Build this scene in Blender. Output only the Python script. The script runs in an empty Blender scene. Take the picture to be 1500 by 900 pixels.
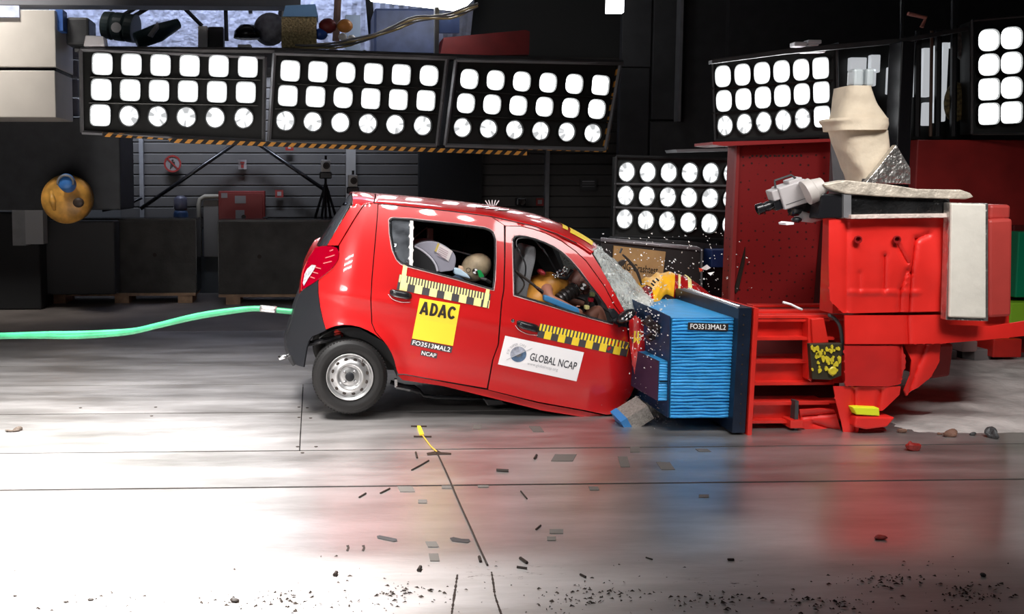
import bpy, bmesh, math, random
from mathutils import Vector, Matrix, noise, geometry
random.seed(7)
SC = bpy.context.scene
COL = SC.collection
# ---------------------------------------------------------------- camera, world, lights, exposure
H = 1.68; F = 1352.0; PITCH = math.radians(4.3); YAW = math.radians(1.9); CX, CY = 505., 371.5
cd = bpy.data.cameras.new('camera'); cam = bpy.data.objects.new('camera', cd); COL.objects.link(cam)
cam.location = (0, 0, H); cam.rotation_euler = (math.pi/2-PITCH, 0, -YAW)
cd.sensor_width = 36; cd.lens = 36*F/1500; cd.clip_end = 200
cd.shift_x = (750-CX)/1500; cd.shift_y = (CY-450)/1500
SC.camera = cam
SC.view_settings.view_transform = 'Standard'; SC.view_settings.look = 'None'
SC.view_settings.gamma = 1; SC.view_settings.exposure = 0.0
w = bpy.data.worlds.new('hall_world'); SC.world = w; w.use_nodes = True
w.node_tree.nodes['Background'].inputs[0].default_value = (0.6, 0.65, 0.75, 1)
w.node_tree.nodes['Background'].inputs[1].default_value = 0.012
def area(name, loc, target, sx, sy, power, color=(1, .98, .96), spread=180, shape='RECTANGLE'):
    l = bpy.data.lights.new(name, 'AREA'); l.shape = shape; l.size = sx
    if shape == 'RECTANGLE': l.size_y = sy
    l.energy = power; l.color = color; l.spread = math.radians(spread)
    o = bpy.data.objects.new(name, l); COL.objects.link(o); o.location = loc
    o.rotation_euler = (Vector(target)-Vector(loc)).to_track_quat('-Z', 'Y').to_euler()
    return o
# overhead film lamps of the hall, above and beside the camera (outside the frame)
area('overhead_lamp_left', (-1.7, 4.6, 5.4), (-2.4, 4.8, 0), 3.4, 1.6, 820, spread=75)
area('overhead_lamp_right', (3.8, 3.4, 4.4), (4.2, 6.4, .9), 2.0, .9, 42, spread=75)
area('ceiling_lamp_rear', (-2.0, 12.2, 6.0), (-2.0, 13.6, 4.7), 6.0, .4, 330, (.75, .83, 1), spread=60)
area('beige_panel_fill', (-4.0, 9.3, 6.0), (-4.3, 11.2, 3.5), 1.2, .4, 40, (1, .97, .93), spread=60)  # added fill light that brightens the beige panels
area('wall_lamp_rear', (0.0, 11.0, 5.6), (-.2, 13.8, 0.8), 8.0, .4, 1.8, spread=100)
for r_ in range(3):
    for c_ in range(6):
        area('overhead_bank_lamp', (.1+c_*.5, 3.5+r_*.42, 4.9), (.5+c_*.4, 6.5, .9), .2, .2, 2.1, spread=80, shape='DISK')
        area('side_bank_lamp', (-2.9+c_*.36, 2.7-c_*.12, 2.35+r_*.36), (.2, 6.6, .9), .17, .17, 1.1, spread=70, shape='DISK')
# ---------------------------------------------------------------- projection helpers (pixel of the photo -> point at depth y)
RM = cam.rotation_euler.to_matrix()
def ray(px, py): return RM @ Vector(((px-CX)/F, (CY-py)/F, -1))
def P(px, py, Y):
    r = ray(px, py); return Vector((0, 0, H))+r*(Y/r.y)
def G(px, py, z=0.0):
    r = ray(px, py); return Vector((0, 0, H))+r*((z-H)/r.z)
# ---------------------------------------------------------------- materials
MATS = {}
def mat(name, col, rough=.5, metal=0., var=0., vscale=6., bump=0., bscale=40., coat=0., emit=None, estr=0., alpha=None, spec=None):
    if name in MATS: return MATS[name]
    m = bpy.data.materials.new(name); m.use_nodes = True; nt = m.node_tree; b = nt.nodes['Principled BSDF']
    c = (col[0], col[1], col[2], 1)
    b.inputs['Base Color'].default_value = c; b.inputs['Roughness'].default_value = rough; b.inputs['Metallic'].default_value = metal
    b.inputs['Coat Weight'].default_value = coat; b.inputs['Coat Roughness'].default_value = .04
    if spec is not None: b.inputs['Specular IOR Level'].default_value = spec
    tc = nt.nodes.new('ShaderNodeTexCoord')
    if var > 0:
        n = nt.nodes.new('ShaderNodeTexNoise'); n.inputs['Scale'].default_value = vscale; n.inputs['Detail'].default_value = 6
        nt.links.new(tc.outputs['Object'], n.inputs['Vector'])
        r = nt.nodes.new('ShaderNodeMapRange'); r.inputs[1].default_value = .3; r.inputs[2].default_value = .7
        r.inputs[3].default_value = 1-var; r.inputs[4].default_value = 1+var*.6
        nt.links.new(n.outputs['Fac'], r.inputs[0])
        mx = nt.nodes.new('ShaderNodeVectorMath'); mx.operation = 'SCALE'; mx.inputs[0].default_value = col
        nt.links.new(r.outputs[0], mx.inputs['Scale']); nt.links.new(mx.outputs[0], b.inputs['Base Color'])
    if bump > 0:
        n2 = nt.nodes.new('ShaderNodeTexNoise'); n2.inputs['Scale'].default_value = bscale; n2.inputs['Detail'].default_value = 4
        nt.links.new(tc.outputs['Object'], n2.inputs['Vector'])
        bp = nt.nodes.new('ShaderNodeBump'); bp.inputs['Strength'].default_value = bump; bp.inputs['Distance'].default_value = .02
        nt.links.new(n2.outputs['Fac'], bp.inputs['Height']); nt.links.new(bp.outputs[0], b.inputs['Normal'])
    if emit: b.inputs['Emission Color'].default_value = (*emit, 1); b.inputs['Emission Strength'].default_value = estr
    if alpha is not None: b.inputs['Alpha'].default_value = alpha
    MATS[name] = m; return m
red = mat('car_red_paint', (.52, .007, .008), .36, 0, coat=.8)
redin = mat('red_inner', (.35, .01, .01), .6)
black = mat('black_plastic', (.009, .0095, .012), .5, bump=.15, bscale=300, spec=.3)
blackg = mat('black_gloss', (.012, .012, .014), .25)
dark = mat('dark_interior', (.012, .012, .013), .8)
rubber = mat('tyre_rubber', (.007, .0065, .0065), .6, bump=.1, bscale=120, spec=.3)
steel = mat('wheel_silver', (.45, .45, .45), .36, .8, var=.08, vscale=20)
chrome = mat('bright_metal', (.75, .75, .76), .2, 1.)
grey = mat('grey_metal', (.22, .22, .23), .5, .3, var=.15)
greyd = mat('dark_grey_metal', (.06, .06, .062), .55, .3, var=.2)
bluef = mat('honeycomb_blue', (.045, .36, .76), .42, .15, var=.14, vscale=9)
blueshade = mat('honeycomb_blue_shaded', (.008, .035, .10), .5, .1, var=.3, vscale=14)
navy = mat('navy_steel', (.008, .016, .035), .42, .3, var=.3, vscale=9)
redst = mat('red_painted_steel', (.66, .02, .012), .42, 0, var=.16, vscale=5, coat=.25)
redsh = mat('red_sheet_cover', (.72, .02, .014), .45, 0, var=.12, vscale=3, bump=.25, bscale=7)
yel = mat('yellow_vinyl', (.95, .68, .04), .45)
yelp = mat('pale_yellow_vinyl', (.95, .85, .35), .5)
dgv = mat('dark_grey_vinyl', (.06, .055, .06), .5)
whitev = mat('white_vinyl', (.9, .88, .89), .45)
ink = mat('black_ink', (.02, .012, .008), .6)
inkg = mat('grey_ink', (.12, .12, .13), .6)
inkl = mat('light_grey_ink', (.5, .5, .52), .6)
whitei = mat('white_ink', (.9, .9, .9), .5)
cream = mat('cream_fabric', (.78, .66, .5), .75, var=.12, vscale=6, bump=.5, bscale=12)
creamp = mat('cream_panel', (.74, .7, .62), .6, var=.1, vscale=5, bump=.2, bscale=14)
foil = mat('aluminium_foil', (.6, .58, .55), .32, .9, var=.25, vscale=9, bump=1., bscale=22)
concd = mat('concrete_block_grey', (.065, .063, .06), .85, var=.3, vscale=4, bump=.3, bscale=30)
wood = mat('plywood', (.62, .36, .15), .6, var=.18, vscale=5)
palletw = mat('pallet_wood', (.42, .27, .17), .8, var=.3, vscale=12)
maroon = mat('maroon_steel', (.16, .012, .012), .55, .1, var=.2)
# ---------------------------------------------------------------- mesh builder
BASE = {}
class MB:
    def __init__(s): s.v = []; s.f = []
    def add(s, vs, fs):
        k = len(s.v); s.v += [Vector(a) for a in vs]; s.f += [tuple(i+k for i in f) for f in fs]; return s
    def box(s, c, d, R=None):
        x, y, z = d[0]/2, d[1]/2, d[2]/2; c = Vector(c)
        vs = [Vector((i, j, k)) for k in (-z, z) for j in (-y, y) for i in (-x, x)]
        if R is not None: vs = [R @ a for a in vs]
        return s.add([a+c for a in vs], [(0, 2, 3, 1), (4, 5, 7, 6), (0, 1, 5, 4), (2, 6, 7, 3), (0, 4, 6, 2), (1, 3, 7, 5)])
    def bb(s, a, b):
        return s.box([(a[i]+b[i])/2 for i in range(3)], [abs(a[i]-b[i]) for i in range(3)])
    def pbox(s, x0, y0, x1, y1, Yn, Yf):
        a = P(x0, (y0+y1)/2, Yn); b = P(x1, (y0+y1)/2, Yn); t = P((x0+x1)/2, y0, Yn); u = P((x0+x1)/2, y1, Yn)
        return s.bb((a.x, Yn, u.z), (b.x, Yf, t.z))
    def loft(s, rows, closed=False):
        n = len(rows[0]); k = len(s.v)
        for r in rows: s.v += [Vector(a) for a in r]
        for i in range(len(rows)-1):
            for j in range(n if closed else n-1):
                j2 = (j+1) % n
                s.f.append((k+i*n+j, k+i*n+j2, k+(i+1)*n+j2, k+(i+1)*n+j))
        return s
    def tube(s, pts, r, n=8, cap=True):
        pts = [Vector(p) for p in pts]; rows = []; up = None
        for i, p in enumerate(pts):
            t = (pts[min(i+1, len(pts)-1)]-pts[max(i-1, 0)]).normalized()
            if up is None: up = Vector((0, 0, 1)) if abs(t.z) < .9 else Vector((1, 0, 0))
            a = t.cross(up).normalized(); up = a.cross(t).normalized()
            rr = r[i] if isinstance(r, (list, tuple)) else r
            rows.append([p+(a*math.cos(2*math.pi*k/n)+up*math.sin(2*math.pi*k/n))*rr for k in range(n)])
        k0 = len(s.v); s.loft(rows, True)
        if cap: s.f.append(tuple(range(k0+n-1, k0-1, -1))); e = len(s.v); s.f.append(tuple(range(e-n, e)))
        return s
    def lathe(s, c, ax, prof, n=32, cap=False):
        c = Vector(c); ax = Vector(ax).normalized(); a = ax.orthogonal().normalized(); b = ax.cross(a)
        rows = [[c+ax*h+(a*math.cos(2*math.pi*k/n)+b*math.sin(2*math.pi*k/n))*r for k in range(n)] for r, h in prof]
        k0 = len(s.v); s.loft(rows, True)
        if cap: s.f.append(tuple(range(k0+n-1, k0-1, -1))); e = len(s.v); s.f.append(tuple(range(e-n, e)))
        return s
    def ell(s, c, rad, R=None, n=16, m=10):
        rows = []
        for i in range(m+1):
            t = math.pi*i/m; row = []
            for j in range(n):
                q = Vector((rad[0]*math.sin(t)*math.cos(2*math.pi*j/n), rad[1]*math.sin(t)*math.sin(2*math.pi*j/n), rad[2]*math.cos(t)))
                if R is not None: q = R @ q
                row.append(q+Vector(c))
            rows.append(row)
        return s.loft(rows, True)
    def prism(s, poly, Yn, Yf):      # front outline given by photo pixels at depth Yn, pushed straight back to Yf
        a = [P(x, y, Yn) for x, y in poly]; n = len(a); k = len(s.v)
        s.v += a+[Vector((p.x, Yf if not callable(Yf) else Yf(p), p.z)) for p in a]
        s.f += [tuple(range(k, k+n)), tuple(range(k+2*n-1, k+n-1, -1))]
        s.f += [(k+i, k+n+i, k+n+(i+1) % n, k+(i+1) % n) for i in range(n)]
        return s
    def build(s, name, m, parent=None, smooth=False, bevel=0, kind=None, label=None, cat=None, group=None, solid=0, sub=0, angle=None, recalc=True):
        me = bpy.data.meshes.new(name); me.from_pydata([tuple(a) for a in s.v], [], s.f); me.validate()
        if recalc:
            bm = bmesh.new(); bm.from_mesh(me); bmesh.ops.remove_doubles(bm, verts=bm.verts, dist=1e-6)
            bmesh.ops.recalc_face_normals(bm, faces=bm.faces); bm.to_mesh(me); bm.free()
        me.materials.append(m)
        o = bpy.data.objects.new(name, me); COL.objects.link(o)
        if parent is not None:
            o.parent = parent
            if parent.type == 'EMPTY': o.location = -parent.location
        if smooth:
            me.polygons.foreach_set('use_smooth', [True]*len(me.polygons))
            if angle: me.set_sharp_from_angle(angle=math.radians(angle))
        if solid: q = o.modifiers.new('thick', 'SOLIDIFY'); q.thickness = solid; q.offset = -1
        if solid: q = o.modifiers.new('split', 'EDGE_SPLIT'); q.split_angle = math.radians(50)
        if bevel: q = o.modifiers.new('bevel', 'BEVEL'); q.width = bevel; q.segments = 2; q.limit_method = 'ANGLE'; q.angle_limit = math.radians(40)
        if sub: q = o.modifiers.new('sub', 'SUBSURF'); q.levels = sub; q.render_levels = sub
        tag(o, label, cat, group, kind); return o
def tag(o, label=None, cat=None, group=None, kind=None):
    if label: o['label'] = label
    if cat: o['category'] = cat
    if group: o['group'] = group
    if kind: o['kind'] = kind
    return o
def thing(name, label, cat, loc=(0, 0, 0), group=None):
    o = bpy.data.objects.new(name, None); COL.objects.link(o); o.location = loc; o.empty_display_size = .1
    return tag(o, label, cat, group)
def inst(src, name, loc, parent, base):   # linked copy of a centred mesh
    o = src.copy(); COL.objects.link(o); o.parent = parent; o.location = Vector(loc)-Vector(base); return o
def lerp(a, b, t): return a+(b-a)*t
def poly_at(pts, t):    # point on a polyline, t in 0..1 by length, Catmull-Rom
    n = len(pts)-1; x = t*n; i = min(int(x), n-1); u = x-i
    p0 = pts[max(i-1, 0)]; p1 = pts[i]; p2 = pts[i+1]; p3 = pts[min(i+2, n)]
    return tuple(.5*((2*p1[k])+(-p0[k]+p2[k])*u+(2*p0[k]-5*p1[k]+4*p2[k]-p3[k])*u*u+(-p0[k]+3*p1[k]-3*p2[k]+p3[k])*u**3) for k in range(len(p1)))
def cr(pts, n): return [poly_at(pts, i/n) for i in range(n+1)]
def dens(poly, step, closed=True):
    out = []; n = len(poly)
    for i in range(n if closed else n-1):
        a = poly[i]; b = poly[(i+1) % n]; L = math.dist(a, b); k = max(1, int(round(L/step)))
        out += [(lerp(a[0], b[0], j/k), lerp(a[1], b[1], j/k)) for j in range(k)]
    return out
def inside(p, poly):
    c = False; n = len(poly); x, y = p; j = n-1
    for i in range(n):
        xi, yi = poly[i]; xj, yj = poly[j]
        if (yi > y) != (yj > y) and x < (xj-xi)*(y-yi)/(yj-yi)+xi: c = not c
        j = i
    return c
def segd(p, poly):
    m = 1e9; n = len(poly)
    for i in range(n):
        a = poly[i]; b = poly[(i+1) % n]; dx = b[0]-a[0]; dy = b[1]-a[1]; L = dx*dx+dy*dy or 1e-9
        t = max(0, min(1, ((p[0]-a[0])*dx+(p[1]-a[1])*dy)/L)); m = min(m, math.hypot(p[0]-a[0]-t*dx, p[1]-a[1]-t*dy))
    return m
def region(mb, outer, holes, step, surf):
    loops = [dens(outer, step*.8)]+[dens(h, step*.8) for h in holes]
    pts = []; edges = []
    for L in loops:
        k = len(pts); pts += L; edges += [(k+i, k+(i+1) % len(L)) for i in range(len(L))]
    xs = [p[0] for p in outer]; ys = [p[1] for p in outer]; row = 0; y = min(ys)
    while y < max(ys):
        x = min(xs)+(step/2 if row % 2 else 0)
        while x < max(xs):
            q = (x, y)
            if inside(q, outer) and not any(inside(q, h) for h in holes) and min(segd(q, L) for L in [outer]+holes) > step*.5: pts.append(q)
            x += step
        y += step*.87; row += 1
    r = geometry.delaunay_2d_cdt([Vector(p) for p in pts], edges, [], 0, 1e-4)
    V, FF = r[0], r[2]; fs = []
    for f in FF:
        c = (sum(V[i].x for i in f)/len(f), sum(V[i].y for i in f)/len(f))
        if inside(c, outer) and not any(inside(c, h) for h in holes): fs.append(tuple(f))
    mb.add([surf(a.x, a.y) for a in V], fs); return mb
def text2d(s, bold=0., font_w=1.):
    cu = bpy.data.curves.new('t', 'FONT'); cu.body = s; cu.size = 1; cu.offset = bold; cu.resolution_u = 3
    ob = bpy.data.objects.new('t', cu); COL.objects.link(ob); bpy.context.view_layer.update()
    me = bpy.data.meshes.new_from_object(ob.evaluated_get(bpy.context.evaluated_depsgraph_get()))
    V = [(v.co.x, v.co.y) for v in me.vertices]; FF = [tuple(p.vertices) for p in me.polygons]
    bpy.data.objects.remove(ob); bpy.data.meshes.remove(me); bpy.data.curves.remove(cu)
    x0 = min(v[0] for v in V); x1 = max(v[0] for v in V); y0 = min(v[1] for v in V); y1 = max(v[1] for v in V)
    return [((v[0]-x0)/(x1-x0), (v[1]-y0)/(y1-y0)) for v in V], FF
def quadmap(TL, TR, BR, BL):
    def f(u, v):  # u right, v up
        a = (lerp(BL[0], BR[0], u), lerp(BL[1], BR[1], u)); b = (lerp(TL[0], TR[0], u), lerp(TL[1], TR[1], u))
        return lerp(a[0], b[0], v), lerp(a[1], b[1], v)
    return f
def put_text(mb, s, q, r, surf, off, bold=0.):   # r = (u0, v0, u1, v1) inside the quad
    V, FF = text2d(s, bold)
    mb.add([surf(*q(lerp(r[0], r[2], a), lerp(r[1], r[3], b)), off) for a, b in V], FF); return mb
def put_rect(mb, q, r, surf, off, nx=8, ny=4):
    rows = [[surf(*q(lerp(r[0], r[2], i/nx), lerp(r[1], r[3], j/ny)), off) for i in range(nx+1)] for j in range(ny+1)]
    return mb.loft(rows)
# ---------------------------------------------------------------- floor
def floor_mat(name, flecks):
    m = bpy.data.materials.new(name); m.use_nodes = True; nt = m.node_tree; L = nt.links.new; N = nt.nodes.new; b = nt.nodes['Principled BSDF']
    ge = N('ShaderNodeNewGeometry'); mp = N('ShaderNodeMapping'); mp.inputs['Scale'].default_value = (.5, 2.2, 1); L(ge.outputs['Position'], mp.inputs['Vector'])
    n = N('ShaderNodeTexNoise'); n.inputs['Scale'].default_value = 1.6; n.inputs['Detail'].default_value = 9; n.inputs['Roughness'].default_value = .62; L(mp.outputs[0], n.inputs['Vector'])
    r = N('ShaderNodeValToRGB'); r.color_ramp.elements[0].position = .3; r.color_ramp.elements[0].color = (.40, .37, .355, 1)
    r.color_ramp.elements[1].position = .62; r.color_ramp.elements[1].color = (.62, .59, .58, 1); L(n.outputs['Fac'], r.inputs[0])
    col = r.outputs[0]
    if flecks:
        sp = N('ShaderNodeSeparateXYZ'); L(ge.outputs['Position'], sp.inputs[0])
        mr = N('ShaderNodeMapRange'); mr.interpolation_type = 'SMOOTHSTEP'; mr.inputs[1].default_value = 4.25; mr.inputs[2].default_value = 3.7; L(sp.outputs['Y'], mr.inputs[0])
        n2 = N('ShaderNodeTexNoise'); n2.inputs['Scale'].default_value = 26; n2.inputs['Detail'].default_value = 8; n2.inputs['Roughness'].default_value = .7
        mp2 = N('ShaderNodeMapping'); mp2.inputs['Scale'].default_value = (.55, 1.3, 1); L(ge.outputs['Position'], mp2.inputs['Vector']); L(mp2.outputs[0], n2.inputs['Vector'])
        n3 = N('ShaderNodeTexNoise'); n3.inputs['Scale'].default_value = 2.3; n3.inputs['Detail'].default_value = 3; L(mp2.outputs[0], n3.inputs['Vector'])
        ad = N('ShaderNodeMath'); ad.operation = 'ADD'; L(n2.outputs['Fac'], ad.inputs[0]); L(n3.outputs['Fac'], ad.inputs[1])
        t = N('ShaderNodeMapRange'); t.inputs[1].default_value = 1.2; t.inputs[2].default_value = 1.3; L(ad.outputs[0], t.inputs[0])
        mu = N('ShaderNodeMath'); mu.operation = 'MULTIPLY'; L(mr.outputs[0], mu.inputs[0]); L(t.outputs[0], mu.inputs[1])
        mx = N('ShaderNodeMix'); mx.data_type = 'RGBA'; L(mu.outputs[0], mx.inputs[0]); L(col, mx.inputs[6]); mx.inputs[7].default_value = (.07, .05, .045, 1); col = mx.outputs[2]
        m2 = N('ShaderNodeMapRange'); m2.inputs[3].default_value = .34; m2.inputs[4].default_value = .62; L(mr.outputs[0], m2.inputs[0]); L(m2.outputs[0], b.inputs['Roughness'])
    else:
        m2 = N('ShaderNodeMapRange'); m2.inputs[1].default_value = .3; m2.inputs[2].default_value = .7; m2.inputs[3].default_value = .28; m2.inputs[4].default_value = .44
        L(n.outputs['Fac'], m2.inputs[0]); L(m2.outputs[0], b.inputs['Roughness'])
    L(col, b.inputs['Base Color']); b.inputs['Metallic'].default_value = .84
    n4 = N('ShaderNodeTexNoise'); n4.inputs['Scale'].default_value = 30; L(mp.outputs[0], n4.inputs['Vector'])
    bp = N('ShaderNodeBump'); bp.inputs['Strength'].default_value = .12; bp.inputs['Distance'].default_value = .01; L(n4.outputs['Fac'], bp.inputs['Height']); L(bp.outputs[0], b.inputs['Normal'])
    return m
fm = floor_mat('steel_floor_plate', False); fm2 = floor_mat('dirty_floor_plate', True)
floorbase = mat('floor_bed_dark', (.006, .005, .005), .9)
fl = MB().bb((-9, -1, -.2), (14, 16, -.028)).build('floor', floorbase, kind='structure')
YS = [1.2, G(700, 711).y, G(700, 658).y, G(700, 602).y, G(700, 561).y, G(700, 533).y, G(700, 483).y]
Xs = G(441, 620).x
gap = .008
GY = [.01, .022, .02, .02, .016, .014, .012]
for i in range(6):
    xs = [-9, Xs, 6.2, 14] if i in (2, 3) else [-9, 14]
    for j in range(len(xs)-1):
        MB().bb((xs[j]+gap/2, YS[i]+GY[i]/2, -.03), (xs[j+1]-gap/2, YS[i+1]-GY[i+1]/2, 0)).build('floor_plate', fm2 if i == 0 else fm, fl)
backfl = mat('rear_floor_concrete', (.2, .17, .155), .5, var=.35, vscale=1.5, bump=.1)
MB().bb((-9, YS[6]+gap, -.012), (14, 15, 0)).build('rear_floor_slab', backfl, fl)
# countersunk bolts beside the seams
bo = MB()
for px, py in [(438, 597), (450, 598), (438, 612), (455, 613), (436, 655), (463, 655), (443, 664), (228, 597), (222, 610), (118, 598)]:
    g = G(px, py); bo.lathe((g.x, g.y, .0005), (0, 0, 1), [(.012, 0), (.012, .002), (.0, .002)], 10)
bo.build('floor_bolts', ink, fl, kind='stuff')
# ---------------------------------------------------------------- hall shell
wallm = mat('grey_cladding', (.06, .055, .052), .7, var=.15, vscale=2)
wb = MB().bb((-10, 14.3, 0), (14, 14.5, 6.4)).build('wall_back', mat('wall_core', (.05, .05, .05), .8), kind='structure')
z = 1.0
x0 = P(176, 300, 14.2).x; x1 = P(905, 300, 14.2).x
while z < 3.6:       # horizontal cladding boards behind the lamp banks
    MB().bb((x0, 14.24, z), (x1, 14.3, z+.155)).build('board', wallm, wb, bevel=.012); z += .165
MB().bb((x0, 14.22, 0), (x1, 14.3, .99)).build('plinth_panel', mat('plinth_dark', (.05, .055, .06), .7), wb)
for px in (208, 801): MB().pbox(px-3, 190, px+3, 440, 14.16, 14.24).build('trim_post', grey, wb)
MB().pbox(507, 215, 521, 440, 14.1, 14.24).build('light_post', mat('pale_post', (.25, .24, .23), .6), wb)
MB().pbox(614, 170, 706, 440, 14.05, 14.24).build('door_dark', mat('very_dark', (.008, .008, .009), .9), wb)
dpan = mat('dark_wall_panel', (.045, .045, .048), .75, var=.15)
for a, b_, c, d in [(905, 100, 948, 440), (950, 178, 999, 440), (1000, -60, 1060, 440), (912, -60, 955, 98), (957, -60, 996, 175)]:
    MB().pbox(a, b_, c, d, 12.6, 12.7).build('wall_panel', dpan, wb, bevel=.01)
MB().pbox(996, -40, 1000, 178, 12.4, 12.55).build('conduit_post', grey, wb)
MB().bb((P(1060, 300, 12.5).x, 12.5, 0), (14, 12.7, 6.4)).build('wall_right', dpan, kind='structure')
MB().bb((-10.2, -1, 0), (-10, 14.5, 6.4)).build('wall_left', dpan, kind='structure')
MB().bb((-10, 8.6, 6.2), (14, 14.5, 6.4)).build('ceiling', dark, kind='structure')
# diagonal braces
for a, b_, d in [((352, 205), (206, 306), 'left'), ((370, 205), (482, 283), 'right')]:
    t = MB().tube([P(*a, 14.0), P(*b_, 14.0)], .03, 8).build('diagonal_brace', blackg, None, smooth=True, cat='brace', label='thin dark diagonal brace sloping down to the %s on the rear wall' % d)
t = thing('steel_conduit', 'thin dark pipe rising beside the round yellow buoy on the left', 'pipe', P(165, 306, 13.9))
MB().tube([P(150, 309, 13.9), P(180, 303, 13.9), P(208, 290, 13.9)], .02).build('pipe', blackg, t, smooth=True)
# pipe arch on wall
wp = mat('pale_pipe', (.22, .2, .16), .6)
MB().tube([P(*p, 14.1) for p in [(293, 375), (291, 300), (293, 292), (300, 288), (325, 288)]], .035).build('wall_pipe', wp, smooth=True, label='pale bent pipe on the rear wall beside the red cabinet', cat='pipe')
MB().pbox(298, 293, 322, 377, 14.13, 14.2).build('wall_hatch', mat('pale_door', (.12, .11, .10), .6), label='narrow pale ribbed shutter between the two concrete blocks', cat='shutter', bevel=.01)
# red fire cabinet
fc = mat('fire_cabinet_red', (.20, .012, .01), .5)
c = P(353, 320, 13.9); t = thing('fire_hose_cabinet', 'dark red fire hose cabinet on the rear wall with white notices', 'cabinet', (c.x, 13.9, c.z))
MB().pbox(320, 280, 388, 326, 13.9, 14.15).build('body', fc, t, bevel=.01)
MB().pbox(323, 283, 385, 324, 13.88, 13.9).build('door', fc, t, bevel=.006)
nw = mat('notice_white', (.22, .2, .2), .6)
for r_ in [(324, 283, 333, 290), (344, 287, 360, 298), (345, 308, 358, 324)]: MB().pbox(*r_, 13.872, 13.88).build('notice', nw, t)
MB().lathe(P(357, 318, 13.87), (0, -1, 0), [(0, .0), (.035, 0), (.035, .02), (0, .02)], 12).build('knob', ink, t)
MB().tube([P(389+6*math.cos(a), 326-7*math.sin(a), 13.6) for a in [i*math.pi/8 for i in range(9)]], .014).build('lifting_eye', blackg, label='small black lifting eye on top of the concrete block', cat='hook', smooth=True)
# blue water barrel
c = P(265, 322, 13.9); t = thing('water_bottle', 'dark blue water drum standing behind the left concrete block', 'bottle', (c.x, 13.9, c.z))
bl = mat('drum_blue', (.03, .07, .17), .4)
MB().lathe((c.x, 13.9, c.z-.05), (0, 0, 1), [(0, 0), (.1, 0), (.11, .02), (.11, .14), (.095, .18), (.08, .19), (0, .19)], 20).build('body', bl, t, smooth=True, angle=40)
MB().lathe((c.x, 13.9, c.z+.14), (0, 0, 1), [(.085, 0), (.1, .03), (.1, .18), (.05, .22), (0, .22)], 20).build('upper_bottle', mat('bottle_haze', (.10, .10, .14), .2), t, smooth=True)
# signs
def ringsign(px, py, r, label, figure):
    c = P(px, py, 14.15); k = r/F*14.15
    t = thing('prohibition_sign', label, 'sign', c)
    MB().lathe(c, (0, -1, 0), [(0, 0), (k, 0), (k, .01), (0, .01)], 28).build('disc', nw if not figure else mat('sign_face', (.16, .14, .14), .6), t)
    MB().lathe(c+Vector((0, -.012, 0)), (0, -1, 0), [(k*.8, 0), (k, 0), (k, .006), (k*.8, .006), (k*.8, 0)], 28).build('ring', fc, t)
    MB().box(c+Vector((0, -.016, 0)), (k*1.7, .004, k*.16), Matrix.Rotation(math.radians(45), 3, 'Y')).build('bar', fc, t)
    m = MB().ell(c+Vector((0, -.014, k*.4)), (k*.13, .004, k*.13), None, 8, 6)
    m.prism([(px-3, py-3), (px+3, py-3), (px+4, py+7), (px+1, py+3), (px-4, py+8)], 14.135, 14.14)
    m.build('figure', ink, t)
ringsign(253, 240, 12.5, 'round red ringed prohibition sign on the rear wall below the left lamps', True)
def sign(px, py, wx, hy, m, label, marks, mm=None):
    c = P(px, py, 14.15); t = thing('wall_sign', label, 'sign', c)
    MB().pbox(px-wx/2, py-hy/2, px+wx/2, py+hy/2, 14.15, 14.17).build('plate', m, t)
    for a in marks: MB().pbox(px+a[0], py+a[1], px+a[2], py+a[3], 14.145, 14.15).build('mark', mm or nw, t)
sign(355, 241, 12, 14, nw, 'small pale notice on the rear wall between the diagonal braces', [(-3, -4, 3, -1), (-2, 0, 2, 5)], fc)
sign(409, 284, 12, 11, fc, 'small dark red square sign right of the red cabinet', [(-3, -3, 3, 3)])
sign(424, 217, 12, 7, fc, 'tiny red sign just under the striped edge of the lamp banks', [(-2, -2, 2, 1)])
sign(791, 296, 11, 11, fc, 'small dark red square sign above the front of the car roof', [(-3, -3, 3, 3)])
c = P(764, 296, 13.9); t = thing('dark_camera', 'small black camera barely visible behind the car roof', 'camera', c)
MB().pbox(757, 290, 771, 302, 13.8, 13.95).build('body', blackg, t, bevel=.02); MB().lathe(P(764, 296, 13.8), (0, -1, 0), [(.04, 0), (.045, .06), (0, .05)], 12).build('lens', ink, t)
sign(862, 271, 24, 16, greyd, 'dark grey notice board on the dark wall left of the lower lamp bank', [(-9, -6, 9, -4), (-9, -2, 9, -1), (-9, 2, 9, 3)], grey)
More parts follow.
